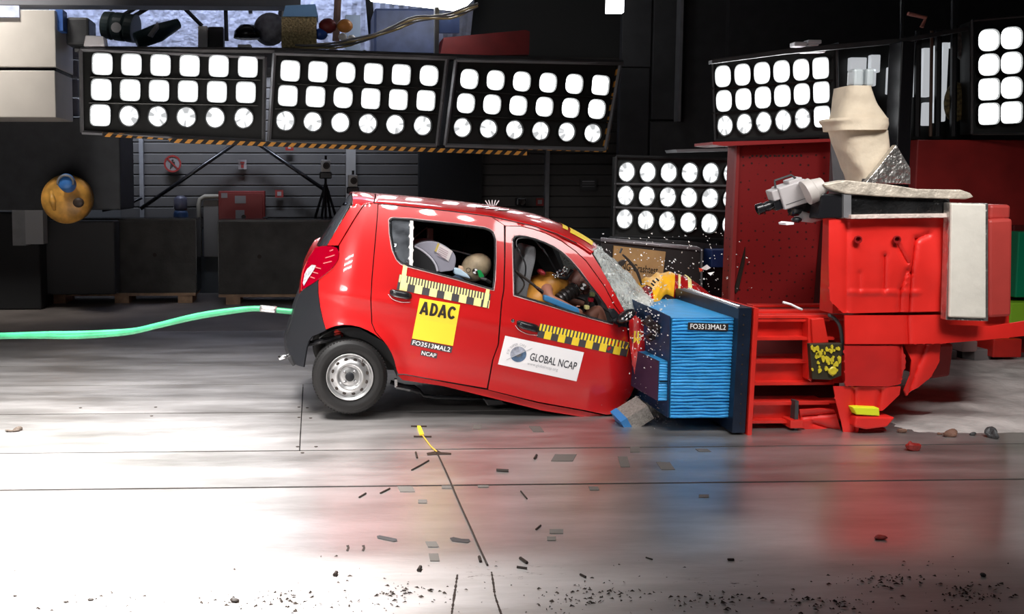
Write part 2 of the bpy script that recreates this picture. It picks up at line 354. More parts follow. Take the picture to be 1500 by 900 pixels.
# ---------------------------------------------------------------- concrete blocks on pallets
def block(x0, y0, x1, y1, Yn, label, foot):
    c = P((x0+x1)/2, y1, Yn); t = thing('concrete_block', label, 'block', (c.x, Yn+.4, 0))
    a = P(x0, y1, Yn); b_ = P(x1, y0, Yn)
    z0 = .14
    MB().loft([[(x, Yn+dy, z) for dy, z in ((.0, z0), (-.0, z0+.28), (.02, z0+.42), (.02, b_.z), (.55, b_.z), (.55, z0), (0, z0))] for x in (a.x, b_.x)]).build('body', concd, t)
    for x in (a.x, b_.x): MB().prism([(0, 0)]*0, 0, 0) if False else None
    for x, sx in ((a.x, -.01), (b_.x, .01)):
        MB().bb((x, Yn+.02, z0), (x+sx, Yn+.55, b_.z+.01)).build('end_frame', blackg, t)
    MB().bb((a.x, Yn+.015, b_.z), (b_.x, Yn+.55, b_.z+.03)).build('cap', blackg, t)
    MB().lathe(P(foot, (y0+y1)/2+(-8), Yn+.015), (0, -1, 0), [(.03, 0), (.03, .01), (0, .01)], 12).build('anchor_hole', ink, t)
    n = 5
    MB().bb((a.x, Yn-.06, z0-.035), (b_.x, Yn+.5, z0)).build('pallet_board', palletw, t)
    for i in range(n):
        x = lerp(a.x+.1, b_.x-.25, i/(n-1))
        if i in (0, 2, 4): MB().bb((x, Yn-.05, 0), (x+.2, Yn+.45, z0-.035)).build('pallet_foot', palletw, t)
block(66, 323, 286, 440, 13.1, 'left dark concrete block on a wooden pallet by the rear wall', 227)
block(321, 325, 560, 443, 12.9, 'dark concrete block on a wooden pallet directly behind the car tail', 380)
MB().pbox(60, 324, 168, 432, 12.7, 13.05).build('dark_cabinet', mat('cabinet_dark', (.03, .03, .032), .6), label='low black steel cabinet below the round yellow buoy', cat='cabinet', bevel=.02)
MB().bb((P(0, 430, 12.4).x-1, 12.4, 0), (P(60, 430, 12.4).x, 13, P(30, 312, 12.4).z)).build('black_crate', mat('crate_black', (.01, .01, .011), .8), label='tall black crate at the left edge of the hall', cat='crate', bevel=.02)
c = P(40, 358, 12.2); t = thing('grey_pillar', 'short grey post standing under the dark beam at the far left', 'post', (c.x, 12.2, c.z))
MB().pbox(18, 306, 37, 360, 12.2, 12.4).build('left_face', grey, t); MB().pbox(37, 306, 63, 358, 12.2, 12.4).build('right_face', mat('mid_grey', (.3, .3, .31), .6), t)
MB().pbox(-60, 172, 176, 308, 12.0, 12.9).build('dark_beam', mat('beam_black', (.022, .024, .028), .6, var=.3), label='massive black steel beam crossing the left rear of the hall', cat='beam', bevel=.02)
# yellow round buoy-like drum with blue cap
c = P(96, 292, 11.7); k = 36/F*11.7
am = mat('amber_plastic', (.72, .36, .07), .38, var=.45, vscale=7, bump=.2, bscale=12)
t = thing('yellow_drum', 'round yellow drum with a blue cap mounted on the dark beam', 'drum', (c.x, c.y, c.z))
prof = [(0, k*.34), (k*.4, k*.32), (k*.75, k*.24), (k*.95, k*.1), (k, -.05), (k*.95, -.25), (k*.5, -.3), (0, -.3)]
MB().lathe(c, (0, -1, 0), prof, 40).build('shell', am, t, smooth=True)
MB().lathe(P(97, 267, 11.42), (.05, -1, .3), [(.10, -.12), (.105, .02), (.09, .05), (0, .055)], 24).build('cap', mat('cap_blue', (.05, .2, .55), .4), t, smooth=True)
MB().tube([P(96+11.5*math.cos(a), 268-11*math.sin(a), 11.36) for a in [-.3+i*3.7/12 for i in range(13)]], .016).build('handle', grey, t, smooth=True)
MB().ell(P(115, 297, 11.4), (.07, .03, .06)).build('dark_stain', mat('dark_resin', (.05, .03, .02), .5), t, smooth=True)
MB().tube([P(75, 280, 11.44), P(77, 295, 11.38), P(80, 308, 11.43)], [.02, .045, .02]).build('rib', am, t, smooth=True)
# tripod cameras
def tripod(px, pytop, pybase, lab, Y, legs=True):
    c = P(px, pybase, Y); t = thing('tripod_camera', lab, 'camera', (c.x, Y, 0))
    MB().pbox(px-7, pytop-9, px+7, pytop+9, Y-.1, Y+.1).build('camera_body', mat('camera_pale', (.4, .38, .36), .5), t, bevel=.015)
    MB().lathe(P(px+1, pytop, Y-.1), (0, -1, 0), [(0, .0), (.045, 0), (.05, .06), (.035, .06), (.03, .03), (0, .03)], 16).build('lens', ink, t)
    MB().pbox(px-1.5, pytop-15, px+2, pytop-9, Y-.03, Y+.03).build('antenna', blackg, t)
    MB().pbox(px-9, pytop+9, px+9, pytop+19, Y-.06, Y+.06).build('tripod_head', blackg, t, bevel=.015)
    MB().tube([P(px, pytop+18, Y), P(px, pytop+90, Y)], .02).build('column', blackg, t)
    if legs:
        top = P(px, pytop+26, Y)
        for dx, dy in ((-.52, .1), (.52, .1), (-.2, -.35), (.25, .4)): MB().tube([top, (c.x+dx, Y+dy, .0)], .022, 6).build('leg', blackg, t)
    else: MB().tube([P(px, pytop+18, Y), (c.x, Y, 0)], .03, 6).build('pole', blackg, t)
tripod(477, 243, 420, 'video camera on a black tripod behind the car tail, the left of two', 13.6)
tripod(517, 265, 420, 'small camera on a black pole right above the car tail', 13.6, False)
# ---------------------------------------------------------------- lamp banks
def lens_mat(name, lo, hi, facets):
    m = bpy.data.materials.new(name); m.use_nodes = True; nt = m.node_tree; L = nt.links.new; N = nt.nodes.new; nt.nodes.remove(nt.nodes['Principled BSDF'])
    em = N('ShaderNodeEmission'); em.inputs[0].default_value = (.97, .985, 1, 1)
    if facets:      # reflector segments of the lamp, seen through the glass
        tc = N('ShaderNodeTexCoord'); sp = N('ShaderNodeSeparateXYZ'); L(tc.outputs['Object'], sp.inputs[0])
        at = N('ShaderNodeMath'); at.operation = 'ARCTAN2'; L(sp.outputs['X'], at.inputs[0]); L(sp.outputs['Z'], at.inputs[1])
        oi = N('ShaderNodeObjectInfo'); n = N('ShaderNodeTexNoise'); n.noise_dimensions = '2D'; n.inputs['Scale'].default_value = 1.1; n.inputs['Detail'].default_value = 1
        ra = N('ShaderNodeMath'); ra.operation = 'MULTIPLY'; ra.inputs[1].default_value = 40; L(oi.outputs['Random'], ra.inputs[0])
        cb = N('ShaderNodeCombineXYZ'); L(at.outputs[0], cb.inputs[0]); L(ra.outputs[0], cb.inputs[1]); L(cb.outputs[0], n.inputs['Vector'])
        mr = N('ShaderNodeMapRange'); mr.inputs[1].default_value = .32; mr.inputs[2].default_value = .66; mr.inputs[3].default_value = lo; mr.inputs[4].default_value = hi
        L(n.outputs['Fac'], mr.inputs[0])
        ln = N('ShaderNodeVectorMath'); ln.operation = 'LENGTH'; L(tc.outputs['Object'], ln.inputs[0])
        mc = N('ShaderNodeMapRange'); mc.inputs[1].default_value = .012; mc.inputs[2].default_value = .05; mc.inputs[3].default_value = hi; mc.inputs[4].default_value = 0; L(ln.outputs['Value'], mc.inputs[0])
        ad = N('ShaderNodeMath'); ad.operation = 'ADD'; L(mr.outputs[0], ad.inputs[0]); L(mc.outputs[0], ad.inputs[1]); L(ad.outputs[0], em.inputs[1])
    else: em.inputs[1].default_value = hi
    L(em.outputs[0], nt.nodes['Material Output'].inputs[0]); return m
lens_round = lens_mat('lamp_glass_facets', .6, 2.6, True); lens_white = lens_mat('lamp_glass_white', 0, 11, False)
bankm = mat('bank_black', (.016, .017, .016), .5, .2); housem = mat('lamp_housing', (.03, .032, .03), .4, .4)
_lens = {}
def lamp_meshes(rx, rz, e, key, tilt=0):
    if key in _lens: return _lens[key]
    n = 28
    def ringp(k, y):
        o = []
        for i in range(n):
            a = 2*math.pi*i/n; ca, sa = math.cos(a), math.sin(a)
            o.append((k*rx*math.copysign(abs(ca)**(2/e), ca), y, k*rz*math.copysign(abs(sa)**(2/e), sa)))
        return o
    ho = MB().loft([ringp(1.04, .0), ringp(1.16, -.02), ringp(1.16, .03), ringp(1.1, .2), ringp(.5, .3), ringp(.01, .3)], True)
    le = MB().loft([ringp(1.03, .0), ringp(.98, -.012), ringp(.6, -.022), ringp(.01, -.026)], True)
    h_o = ho.build('lamp', housem); l_o = le.build('lens', lens_round if e < 2.5 else lens_white, smooth=True)
    r = (h_o.data, l_o.data); bpy.data.objects.remove(h_o); bpy.data.objects.remove(l_o); _lens[key] = r; return r
def bank(label, corners, depths, lamps, frame_r, back=.32, rows=True, extra=None):
    """corners: px TL,TR,BR,BL of the frame; depths at left/right; lamps: rows of (px,py,shape,rx,rz)"""
    TL, TR, BR, BL = corners; dl, dr = depths
    a = P(*TL, dl); b_ = P(*TR, dr); c = P(*BR, dr); d = P(*BL, dl)
    xa = ((b_-a)+(c-d)).normalized(); za = ((a-d)+(b_-c)).normalized(); ya = xa.cross(za)*-1
    if ya.y < 0: ya = -ya
    base = (c+d)/2; t = thing('lamp_bank', label, 'lights', base)
    pts = [a, b_, c, d]; f = MB(); k = 0
    f.add([p+ya*.06 for p in pts]+[p+ya*back for p in pts], [(0, 1, 2, 3), (7, 6, 5, 4), (0, 4, 5, 1), (1, 5, 6, 2), (2, 6, 7, 3), (3, 7, 4, 0)]).build('backing_box', bankm, t)
    for p, q in ((a, b_), (b_, c), (c, d), (d, a)):
        MB().tube([p, q], frame_r, 4).build('frame_rail', grey if frame_r > .02 else greyd, t)
    def depth(px): # plane of the bank
        n_ = ya; r = ray(*px); return Vector((0, 0, H))+r*((a-Vector((0, 0, H))).dot(n_)/r.dot(n_))
    for row in lamps:
        for (px, py, sh, rx, rz) in row:
            c0 = depth((px, py)); kk = 1/F*c0.y
            M_, L_ = lamp_meshes(rx*kk, rz*kk, {'o': 2.0, 's': 2.9, 'q': 4.6}[sh], (sh, rx, rz, round(c0.y*.7), label[:12] if False else ''))
            o = bpy.data.objects.new('lamp', M_); COL.objects.link(o); o.parent = t
            R = Matrix((xa, ya, za)).transposed().to_4x4()
            o.matrix_local = Matrix.Translation(c0-base) @ R
            l = bpy.data.objects.new('lens', L_); COL.objects.link(l); l.parent = o
    if rows:
        for i in range(len(lamps)-1):
            ya1 = (lamps[i][0][1]+lamps[i+1][0][1])/2; yb1 = (lamps[i][-1][1]+lamps[i+1][-1][1])/2
            ax = lamps[i][0][0]-18; bx = lamps[i][-1][0]+18
            MB().tube([depth((ax, ya1)), depth((bx, yb1))], .012, 6).build('row_rail', rows if not isinstance(rows, bool) else housem, t)
    return t, (a, b_, c, d, xa, ya, za)
def grid(r0, rN, cols, shapes, rx, rz):
    """r0,rN: ((x0,y0),(x1,y1)) first and last row ends; shapes: strings"""
    R_ = len(shapes); out = []
    for i in range(R_):
        t = i/(R_-1); a = (lerp(r0[0][0], rN[0][0], t), lerp(r0[0][1], rN[0][1], t)); b_ = (lerp(r0[1][0], rN[1][0], t), lerp(r0[1][1], rN[1][1], t))
        out.append([(lerp(a[0], b_[0], j/(cols-1)), lerp(a[1], b_[1], j/(cols-1)), shapes[i][j], rx, rz) for j in range(cols)])
    return out
# note: a slightly nearer top edge would need a true tilt; the rigs hang plumb
bank('left hanging bank of eighteen white lamps with mostly square glasses', ((118, 72), (388, 84), (386, 207), (120, 194)), (10.2, 10.4),
     grid(((150, 94), (363, 98)), ((147, 169), (357, 173)), 6, ['qqqqqq', 'qqqqqq', 'qooooo'], 12.5, 13.5), .022)
bank('middle hanging bank of eighteen lamps above the car tail', ((402, 78), (655, 86), (640, 213), (394, 207)), (10.35, 10.6),
     grid(((425, 104), (628, 111)), ((418, 177), (619, 184)), 6, ['qqsqqs', 'qqsqqq', 'oooooo'], 12.2, 13), .022)
bank('right hanging bank of the three above the car roof, nearly all round lamps', ((668, 88), (909, 93), (887, 219), (652, 213)), (10.55, 10.8),
     grid(((687, 116), (879, 125)), ((677, 187), (868, 195)), 6, ['sssssq', 'ssssss', 'oooooo'], 11.7, 12.4), .022)
bank('low lamp bank of eighteen round lamps left of the dark red wall', ((903, 229), (1092, 234), (1086, 352), (899, 346)), (10.0, 9.75),
     grid(((918, 252), (1072, 254)), ((915, 321), (1070, 329)), 6, ['oooooo', 'oooooo', 'oooooo'], 10.3, 13.2), .016, rows=grey)
bank('upper right bank of eighteen narrow lamps above the dark red wall', ((1044, 88), (1226, 66), (1228, 198), (1048, 206)), (9.6, 9.1),
     grid(((1059, 112), (1202, 100)), ((1062, 184), (1204, 171)), 6, ['sssssq', 'sssssq', 'oooooq'], 9.2, 13.6), .014)
bank('far right bank of eight white lamps at the picture edge', ((1424, 30), (1540, 20), (1540, 196), (1424, 196)), (8.8, 8.6),
     grid(((1448, 59), (1481, 56)), ((1448, 167), (1481, 165)), 2, ['ss', 'ss', 'qs', 'qq'], 12, 14), .014, rows=False)
# hazard strips
def hazard():
    m = bpy.data.materials.new('hazard_tape'); m.use_nodes = True; nt = m.node_tree; L = nt.links.new; N = nt.nodes.new; b = nt.nodes['Principled BSDF']; b.inputs['Roughness'].default_value = .5
    ge = N('ShaderNodeTexCoord'); sp = N('ShaderNodeSeparateXYZ'); L(ge.outputs['Object'], sp.inputs[0])
    ad = N('ShaderNodeMath'); ad.operation = 'SUBTRACT'; L(sp.outputs['X'], ad.inputs[0]); L(sp.outputs['Z'], ad.inputs[1])
    mu = N('ShaderNodeMath'); mu.operation = 'MULTIPLY'; mu.inputs[1].default_value = 8.6; L(ad.outputs[0], mu.inputs[0])
    fr = N('ShaderNodeMath'); fr.operation = 'FRACT'; L(mu.outputs[0], fr.inputs[0]); gt = N('ShaderNodeMath'); gt.operation = 'GREATER_THAN'; gt.inputs[1].default_value = .5; L(fr.outputs[0], gt.inputs[0])
    mx = N('ShaderNodeMix'); mx.data_type = 'RGBA'; L(gt.outputs[0], mx.inputs[0]); mx.inputs[6].default_value = (.014, .012, .012, 1); mx.inputs[7].default_value = (.85, .38, .06, 1); L(mx.outputs[2], b.inputs['Base Color']); return m
hz = hazard()
def strip(p, q, Y0, Y1, h, label):
    a = P(*p, Y0); b_ = P(*q, Y1); hh = h/F*Y0; d = (b_-a); 
    up = Vector((0, 0, hh)) if abs(d.x) > abs(d.z) else Vector((hh, 0, 0))
    return MB().add([a, b_, b_-up, a-up]+[v+Vector((0, .06, 0)) for v in (a, b_, b_-up, a-up)], [(0, 1, 2, 3), (4, 7, 6, 5), (0, 4, 5, 1), (1, 5, 6, 2), (2, 6, 7, 3), (3, 7, 4, 0)]).build('hazard_strip', hz, label=label, cat='warning strip')
strip((150, 194), (252, 199), 10.2, 10.3, 6, 'short orange and black striped edge under the left lamp bank')
strip((248, 203), (772, 222), 10.2, 10.7, 6, 'long orange and black striped edge running under all hanging lamp banks')
strip((760, 213), (888, 217), 10.68, 10.8, 6, 'short orange and black striped edge under the right hanging bank')
strip((911, 95), (890, 219), 10.8, 10.8, 6, 'upright orange and black striped edge at the right end of the hanging banks')
MB().tube([P(110, 72, 10.25), P(400, 74, 10.4), P(912, 92, 10.8)], .035, 6).build('carrier_beam', greyd, label='long dark carrier beam along the tops of the hanging banks', cat='beam')
# things on and above the rig, top left
MB().prism([(110, 71), (410, 73), (900, 90), (900, 95), (410, 78), (110, 76)], 10.87, 12.2).build('gantry_deck', greyd, label='dark deck behind the carrier beam holding the boxes', cat='deck')
bs = mat('bluish_sheet', (.52, .56, .74), .5, .1, var=.3, vscale=8, bump=.5, bscale=10)
tr_ = thing('roof_truss', 'bars and dark slats of the roof truss at the top left', 'truss', P(250, 20, 12.6))
sh = MB()
xl = P(60, 40, 13.2).x; xr = P(700, 40, 13.2).x; n = 90
rows = []
for i in range(n+1):
    x = lerp(xl, xr, i/n); rows.append([(x, 13.95-.6*s, 3.65+.95*s+.03*(i % 2)) for s in (0, .5, 1.0, 1.6)])
sh.loft(rows).build('roof_sheet', bs, kind='structure', recalc=False)
for i, (a, b_) in enumerate([((178, 24), (218, 0)), ((196, 24), (236, 0)), ((258, 0), (296, 38)), ((330, -5), (332, 60)), ((365, -5), (367, 20)), ((160, 14), (178, 2)), ((540, -5), (545, 52)), ((495, -5), (492, 60)), ((415, -5), (412, 30))]):
    MB().tube([P(*a, 12.6), P(*b_, 12.6)], .03 if i < 6 else .055, 6).build('roof_bar', [greyd, greyd, greyd, greyd, grey, grey, greyd, mat('rust_bar', (.3, .17, .12), .6), grey][i], tr_)
MB().pbox(-40, -20, 440, 8, 11.8, 12.1).build('header_beam', mat('warm_grey', (.2, .2, .22), .5), label='grey beam across the very top left of the hall', cat='beam')
cp = mat('beige_panel', (.50, .46, .41), .55, var=.1, vscale=2)
c = P(30, 170, 11.2); t = thing('beige_cabinet', 'large beige two-panel box hanging at the top left corner', 'cabinet', (c.x, 11.2, c.z))
MB().pbox(-90, 14, 81, 98, 11.2, 12.0).build('upper_panel', cp, t, bevel=.01); MB().pbox(-90, 103, 81, 172, 11.2, 12.0).build('lower_panel', cp, t, bevel=.01)
MB().pbox(-90, 97, 82, 104, 11.24, 12.0).build('joint_strip', blackg, t); MB().pbox(-20, 8, 28, 25, 11.16, 11.2).build('blue_patch', bs, t)
MB().pbox(82, 14, 92, 45, 11.3, 11.5).build('blue_post', mat('post_blue', (.04, .12, .4), .5), label='small bright blue post beside the beige box', cat='post')
for i in range(5): MB().pbox(88, 32+i*28, 114, 58+i*28, 12.1, 12.2).build('slat_panel', mat('slat_dark', (.06, .06, .08), .6, var=.2), tr_, bevel=.015)
MB().pbox(96, 25, 130, 66, 11.5, 11.9).build('duct', greyd, label='dark grey sheet metal duct left of the dark drum', cat='duct', bevel=.03)
c = P(158, 42, 11.2); t = thing('fan_drum', 'dark ribbed fan drum lying above the left lamp bank', 'fan', (c.x, 11.2, c.z))
MB().lathe(P(165, 38, 11.5), (1, -.2, -.15), [(0, -.1), (.16, -.1), (.17, .0), (.15, .02), (.17, .05), (.17, .16), (.15, .18), (.17, .2), (.17, .3), (0, .3)], 24).build('drum', mat('drum_green', (.05, .075, .08), .45), t)
MB().lathe(P(171, 41, 11.2), (0, -1, 0), [(.03, 0), (.06, .02), (.06, .04), (0, .04)], 16).build('white_cap', whitev, t)
MB().prism([(216, 52), (230, 32), (231, 40), (222, 54)], 11.2, 11.3).build('white_wedge', whitev, label='thin white wedge beside the fan drum', cat='bracket')
MB().tube([P(200, 60, 11.3), P(232, 48, 11.4), P(262, 34, 11.5)], [.1, .11, .06]).build('dark_hose', mat('teal_dark', (.05, .09, .10), .4), smooth=True, label='thick dark teal hose sloping up above the left lamp bank', cat='hose')
MB().prism([(125, 51), (151, 53), (153, 67), (122, 68)], 10.2, 10.4).build('white_box', whitev, label='small white box on top of the left end of the lamp banks', cat='box', bevel=.01)
for i, (x, y, ww, h, m_, la) in enumerate([(297, 46, 14, 16, whitev, 'small white box between the hoses above the lamp banks'), (316, 48, 22, 18, greyd, 'small black box right of the white box above the lamp banks'), (358, 67, 20, 4, whitev, 'flat white tray on the carrier beam above the left bank')]):
    MB().pbox(x-ww/2, y-h/2, x+ww/2, 76, 10.9, 11.1).build('small_box', m_, label=la, cat='box', bevel=.01)
dm = P(362, 56, 11.1)
MB().lathe(dm, (0, 0, 1), [(0, 0), (.16, 0), (.15, .08), (.08, .15), (0, .16)], 20).build('dark_dome', blackg, smooth=True, label='small black dome on the carrier beam above the left bank', cat='dome')
MB().lathe(P(395, 42, 11.3), (0, -1, 0), [(0, .1), (.12, .09), (.18, .04), (.2, -.05), (.18, -.1)], 24).build('grey_globe', mat('globe_grey', (.35, .35, .42), .4, var=.4, vscale=14), smooth=True, label='pale speckled globe left of the gold mesh box', cat='globe')
MB().pbox(412, 24, 464, 70, 10.9, 11.4).build('mesh_box', mat('gold_mesh', (.52, .42, .22), .5, .5, var=.6, vscale=40, bump=1., bscale=50), label='gold speckled mesh box with a light blue lid above the middle lamp bank', cat='box', bevel=.02)
MB().prism([(418, 8), (462, 6), (466, 24), (414, 24)], 10.9, 11.3).build('blue_lid', mat('lid_blue', (.2, .42, .75), .5), COL.objects['mesh_box'], label='light blue lid')
MB().pbox(548, 12, 640, 80, 11.8, 12.6).build('blue_tank', mat('tank_blue', (.05, .07, .16), .5, var=.4, vscale=5), label='dark blue tank behind the cable bundle', cat='tank', bevel=.03)
MB().pbox(506, 22, 528, 78, 11.6, 11.8).build('pale_panel', mat('pale_blue', (.4, .5, .68), .5), label='pale blue panel left of the dark upright above the middle bank', cat='panel')
gu = MB().pbox(637, 6, 643, 82, 11.0, 11.1).build('grey_upright', grey, label='thin grey upright carrying a small blue panel above the middle bank', cat='post')
MB().pbox(643, 20, 673, 48, 11.02, 11.08).build('blue_panel', mat('panel_blue', (.16, .26, .62), .5), gu, label='small blue panel')
for x, y, rr, m_, la in [(470, 50, .07, mat('cobalt', (.03, .1, .5), .3), 'cobalt blue lump beside the gold mesh box'), (502, 54, .045, whitev, 'small white knob left of the cable bundle'), (515, 56, .04, whitev, 'second small white knob nearer the cable bundle'), (505, 38, .08, mat('orange_lump', (.5, .2, .04), .5), 'orange lump above the white knobs'), (480, 38, .09, maroon, 'dark red lump right of the gold mesh box'), (487, 71, .035, whitev, 'white ball on the carrier beam')]:
    MB().ell(P(x, y, 11.0), (rr*1.2, rr, rr), None, 10, 7).build('fitting', m_, smooth=True, label=la, cat='fitting')
cb = thing('cable_bundle', 'yellow grey cable bundle sagging up to the right above the lamps', 'cables', P(430, 70, 10.8))
for k_ in range(6):
    MB().tube([P(x, y+k_*1.2+1.5*math.sin(k_*2+i), 10.8+.03*k_) for i, (x, y) in enumerate(cr([(432, 66), (500, 62), (560, 45), (610, 25), (660, 20), (700, 4)], 20))], .012).build('cable', mat('cable_tan', (.5, .4, .2), .5) if k_ % 2 else grey, cb, smooth=True)
MB().prism([(538, -8), (700, -8), (686, 6), (668, 14), (600, 6), (545, 0)], 11.0, 11.1).build('tube_light', lens_white, label='bright white ceiling light at the top centre left', cat='light')
MB().pbox(891, -12, 914, 18, 11.4, 11.5).build('small_light', lens_white, label='small square ceiling light at the top right of centre', cat='light')
MB().prism([(650, 55), (770, 44), (776, 46), (775, 80), (645, 82)], 11.6, 12.0).build('maroon_beam', maroon, label='dark maroon steel beam above the right hanging bank', cat='beam')
# ---------------------------------------------------------------- the car
YC = 7.195; YN = 6.45; WC = (512.5, 553)
CA, SA = math.cos(math.radians(11)), math.sin(math.radians(11))
def uv(px, py):
    dx = px-WC[0]; dy = py-WC[1]; return dx*CA+dy*SA, -dy*CA+dx*SA
def yoff(px, py):
    u, v = uv(px, py); f = 0
    if v < 120: f += 2.4e-6*(120-v)**2
    elif v < 165: f += 8.9e-6*(v-120)**2
    else: f += .018+.0008*(v-165)+7.8e-6*(v-165)**2
    f += -.010*math.exp(-((v-118)/9)**2)+.016*math.exp(-((v-30)/20)**2)
    r = math.hypot(px-WC[0], py-WC[1])
    if py < 560: f += -.022*math.exp(-((r-70)/11)**2)
    if u < -20: f += .33*((-20-u)/80)**2
    if u > 345: f += .16*((u-345)/80)**2+.02*math.sin(u*.09+v*.03)*min(1, (u-345)/40)
    return f
def S(px, py, off=0.): return P(px, py, YN+yoff(px, py)-off)
def mir(p): return Vector((p[0], 2*YC-p[1], p[2]))
car = thing('crash_test_car', 'red five-door hatchback crashing nose down into the blue barrier', 'car', (P(680, 500, YC).x, YC, 0))
ARCH = [(477, 483), (483, 480), (491, 477.5), (503, 476), (515, 476.5), (527, 479), (539, 484), (550, 490.5), (560, 499), (567, 508), (573, 519), (577, 531), (580, 543), (582, 549)]
RWIN = [(571, 324), (573, 321.5), (577, 320.5), (603, 322), (636, 325.5), (667, 329), (709, 334.5), (717, 337), (722, 342), (725, 351), (725, 380), (724, 408), (722, 424), (715, 422), (668, 408), (625, 396.5), (597, 389), (588, 385), (582, 380), (576, 367), (572, 345)]
FWIN = [(752, 352), (755, 347), (762, 346), (772, 347.5), (785, 351), (798, 356), (810, 362), (822, 370), (834, 381), (848, 397), (862, 415), (876, 433), (886, 447), (894, 461), (897, 474), (886, 471), (850, 461), (800, 445.5), (754, 431.5)]
QSEAM = [(553, 304), (551, 330), (547, 375), (544, 410), (542.5, 440), (544, 474), (549, 486), (558, 497)]
# quarter panel
QUARTER = [(548, 298), (553, 298.5)]+QSEAM[0:]+[(560, 499), (550, 490.5), (539, 484), (527, 479), (515, 476.5), (503, 476), (491, 477.5), (483, 480), (477, 483), (473, 470), (469, 452), (466, 430), (466, 409), (478, 399), (491, 386), (497, 372), (497, 360), (510, 338), (522, 318), (534, 300), (537, 297)]
mb = region(MB(), QUARTER, [], 5.5, S)
def side(name, mb_, m, far=True, **k):
    o = mb_.build(name, m, car, smooth=True, solid=.012, **k); o.data.materials.append(dark); o.modifiers['thick'].material_offset = 1
    me = o.data; c = sum((p.normal.y*p.area for p in me.polygons))
    if c > 0: me.flip_normals()
    if far:
        mm = MB(); mm.v = [mir(v.co) for v in me.vertices]; mm.f = [tuple(reversed(p.vertices)) for p in me.polygons]
        f = mm.build(name, m, car, smooth=True, recalc=False); q = f.modifiers.new('thick', 'SOLIDIFY'); q.thickness = .012; q.offset = -1; f.data.materials.append(dark); q.material_offset = 1; q = f.modifiers.new('split', 'EDGE_SPLIT'); q.split_angle = math.radians(50)
    return o
side('quarter_panel', mb, red)
RDOOR = [(554.5, 299), (600, 303.5), (660, 310), (718, 317.5), (738, 330), (738.5, 380), (737, 426), (734, 442), (732.5, 460), (729, 505), (721, 527), (713, 569), (660, 560), (620, 553), (592, 548), (584, 548), (581.5, 543), (578.5, 531), (574.5, 519), (568.5, 508), (561.5, 499), (559, 496), (550.5, 486), (545.5, 474), (544, 440), (545.5, 410), (548.5, 375), (552.5, 330)]
side('rear_door', region(MB(), RDOOR, [RWIN], 5.5, S), red)
FDOOR = [(741, 331.5), (762, 332), (780, 336), (800, 343), (822, 354), (842, 368), (858, 383), (872, 402), (886, 422), (899, 447), (910, 462), (917, 474), (920, 490), (921, 506), (924, 525), (929, 546), (930, 566), (922, 583), (910, 600), (900, 606), (889, 608), (856, 601), (789, 589), (715, 571), (723, 527), (731, 505), (734.5, 460), (736, 442), (739, 426), (740.5, 380)]
side('front_door', region(MB(), FDOOR, [FWIN], 5.5, S), red)
side('roof_side_rail', region(MB(), [(722, 318.5), (780, 331.5), (815, 343), (845, 357), (867, 372), (880, 393), (893, 416), (905, 438), (916, 458), (911, 461), (900, 446), (887, 421), (873, 401), (859, 382), (843, 367), (823, 353), (801, 342), (781, 335), (763, 331), (740, 330.5)], [], 4.5, lambda x, y, o=0: S(x, y, o-.02*max(0, min(1, (x-790)/40)))), red)
side('sill', region(MB(), [(583, 550), (592, 549.5), (660, 562), (713, 571.5), (789, 591), (856, 603), (889, 610), (872, 614), (796, 602), (723, 584), (650, 566), (590, 557)], [], 5, lambda x, y, o=0: S(x, y, o-.03)), red)
# tail lamp, bumper
TAIL = [(462, 363), (472, 361), (485, 360.5), (493, 363), (496.5, 370), (495, 380), (488, 391), (478, 400), (463, 412), (452, 419), (442, 425), (441.5, 415), (445, 396), (452, 378)]
lampred = mat('tail_lamp_red', (.22, .0, .008), .12, coat=1.)
t = side('tail_lamp', region(MB(), TAIL, [], 4.5, lambda x, y, o=0: S(x, y, .012)), lampred)
tm = MB()
for a, b_ in [((483, 368), (488, 366)), ((477, 378), (490, 374)), ((474, 386), (486, 383)), ((463, 392), (470, 394)), ((459, 399), (466, 401)), ((455, 406), (461, 408))]: tm.tube([S(*a, .014), S(*b_, .014)], .004, 6)
tm.build('lamp_ridge', mat('pale_red', (.6, .12, .12), .2), t)
region(MB(), [(450, 394), (457, 388), (463, 389), (459, 397), (452, 407), (445, 419), (443.5, 415), (446, 402)], [], 4, lambda x, y: S(x, y, .02)).build('clear_lens', mat('clear_lamp', (.75, .72, .74), .1, .5, var=.5, vscale=60), t, smooth=True)
BUMP = [(441, 427), (452, 420), (463, 413), (465.5, 410), (465.5, 430), (468.5, 452), (472.5, 470), (477, 484), (466, 489), (457, 493), (452, 500), (449, 510), (447, 522), (444.5, 538), (437, 536), (430, 533), (425, 520), (420, 506), (420, 494), (425, 478), (430, 460), (435, 443)]
side('rear_bumper', region(MB(), BUMP, [], 5, lambda x, y, o=0: S(x, y, .012)), black)
def cross(near, centre, yc=YC, ns=12, pw=2.0, sf=S, zk=2.4):
    rows = []
    for (a, b_) in zip(near, centre):
        A = sf(*a); B = P(*b_, yc); row = []
        for k in range(ns*2+1):
            s = -1+k/ns; y = lerp(B.y, A.y if s < 0 else 2*yc-A.y, abs(s)); q = abs(s)**pw; qz = abs(s)**zk
            row.append(Vector((lerp(B.x, A.x, q), y, lerp(B.z, A.z, qz))))
        rows.append(row)
    return rows
def skin(name, near, centre, m, n=24, **k):
    MB().loft(cross(cr(near, n), cr(centre, n))).build(name, m, car, smooth=True, solid=.01, **k)
RN = [(548, 298), (600, 303), (660, 309.5), (720, 317.5), (780, 331), (815, 342.5), (845, 356.5), (867, 371)]
RC = [(549, 283), (605, 287.5), (662, 293.5), (722, 301), (778, 312.5), (812, 325), (842, 340), (866, 355)]
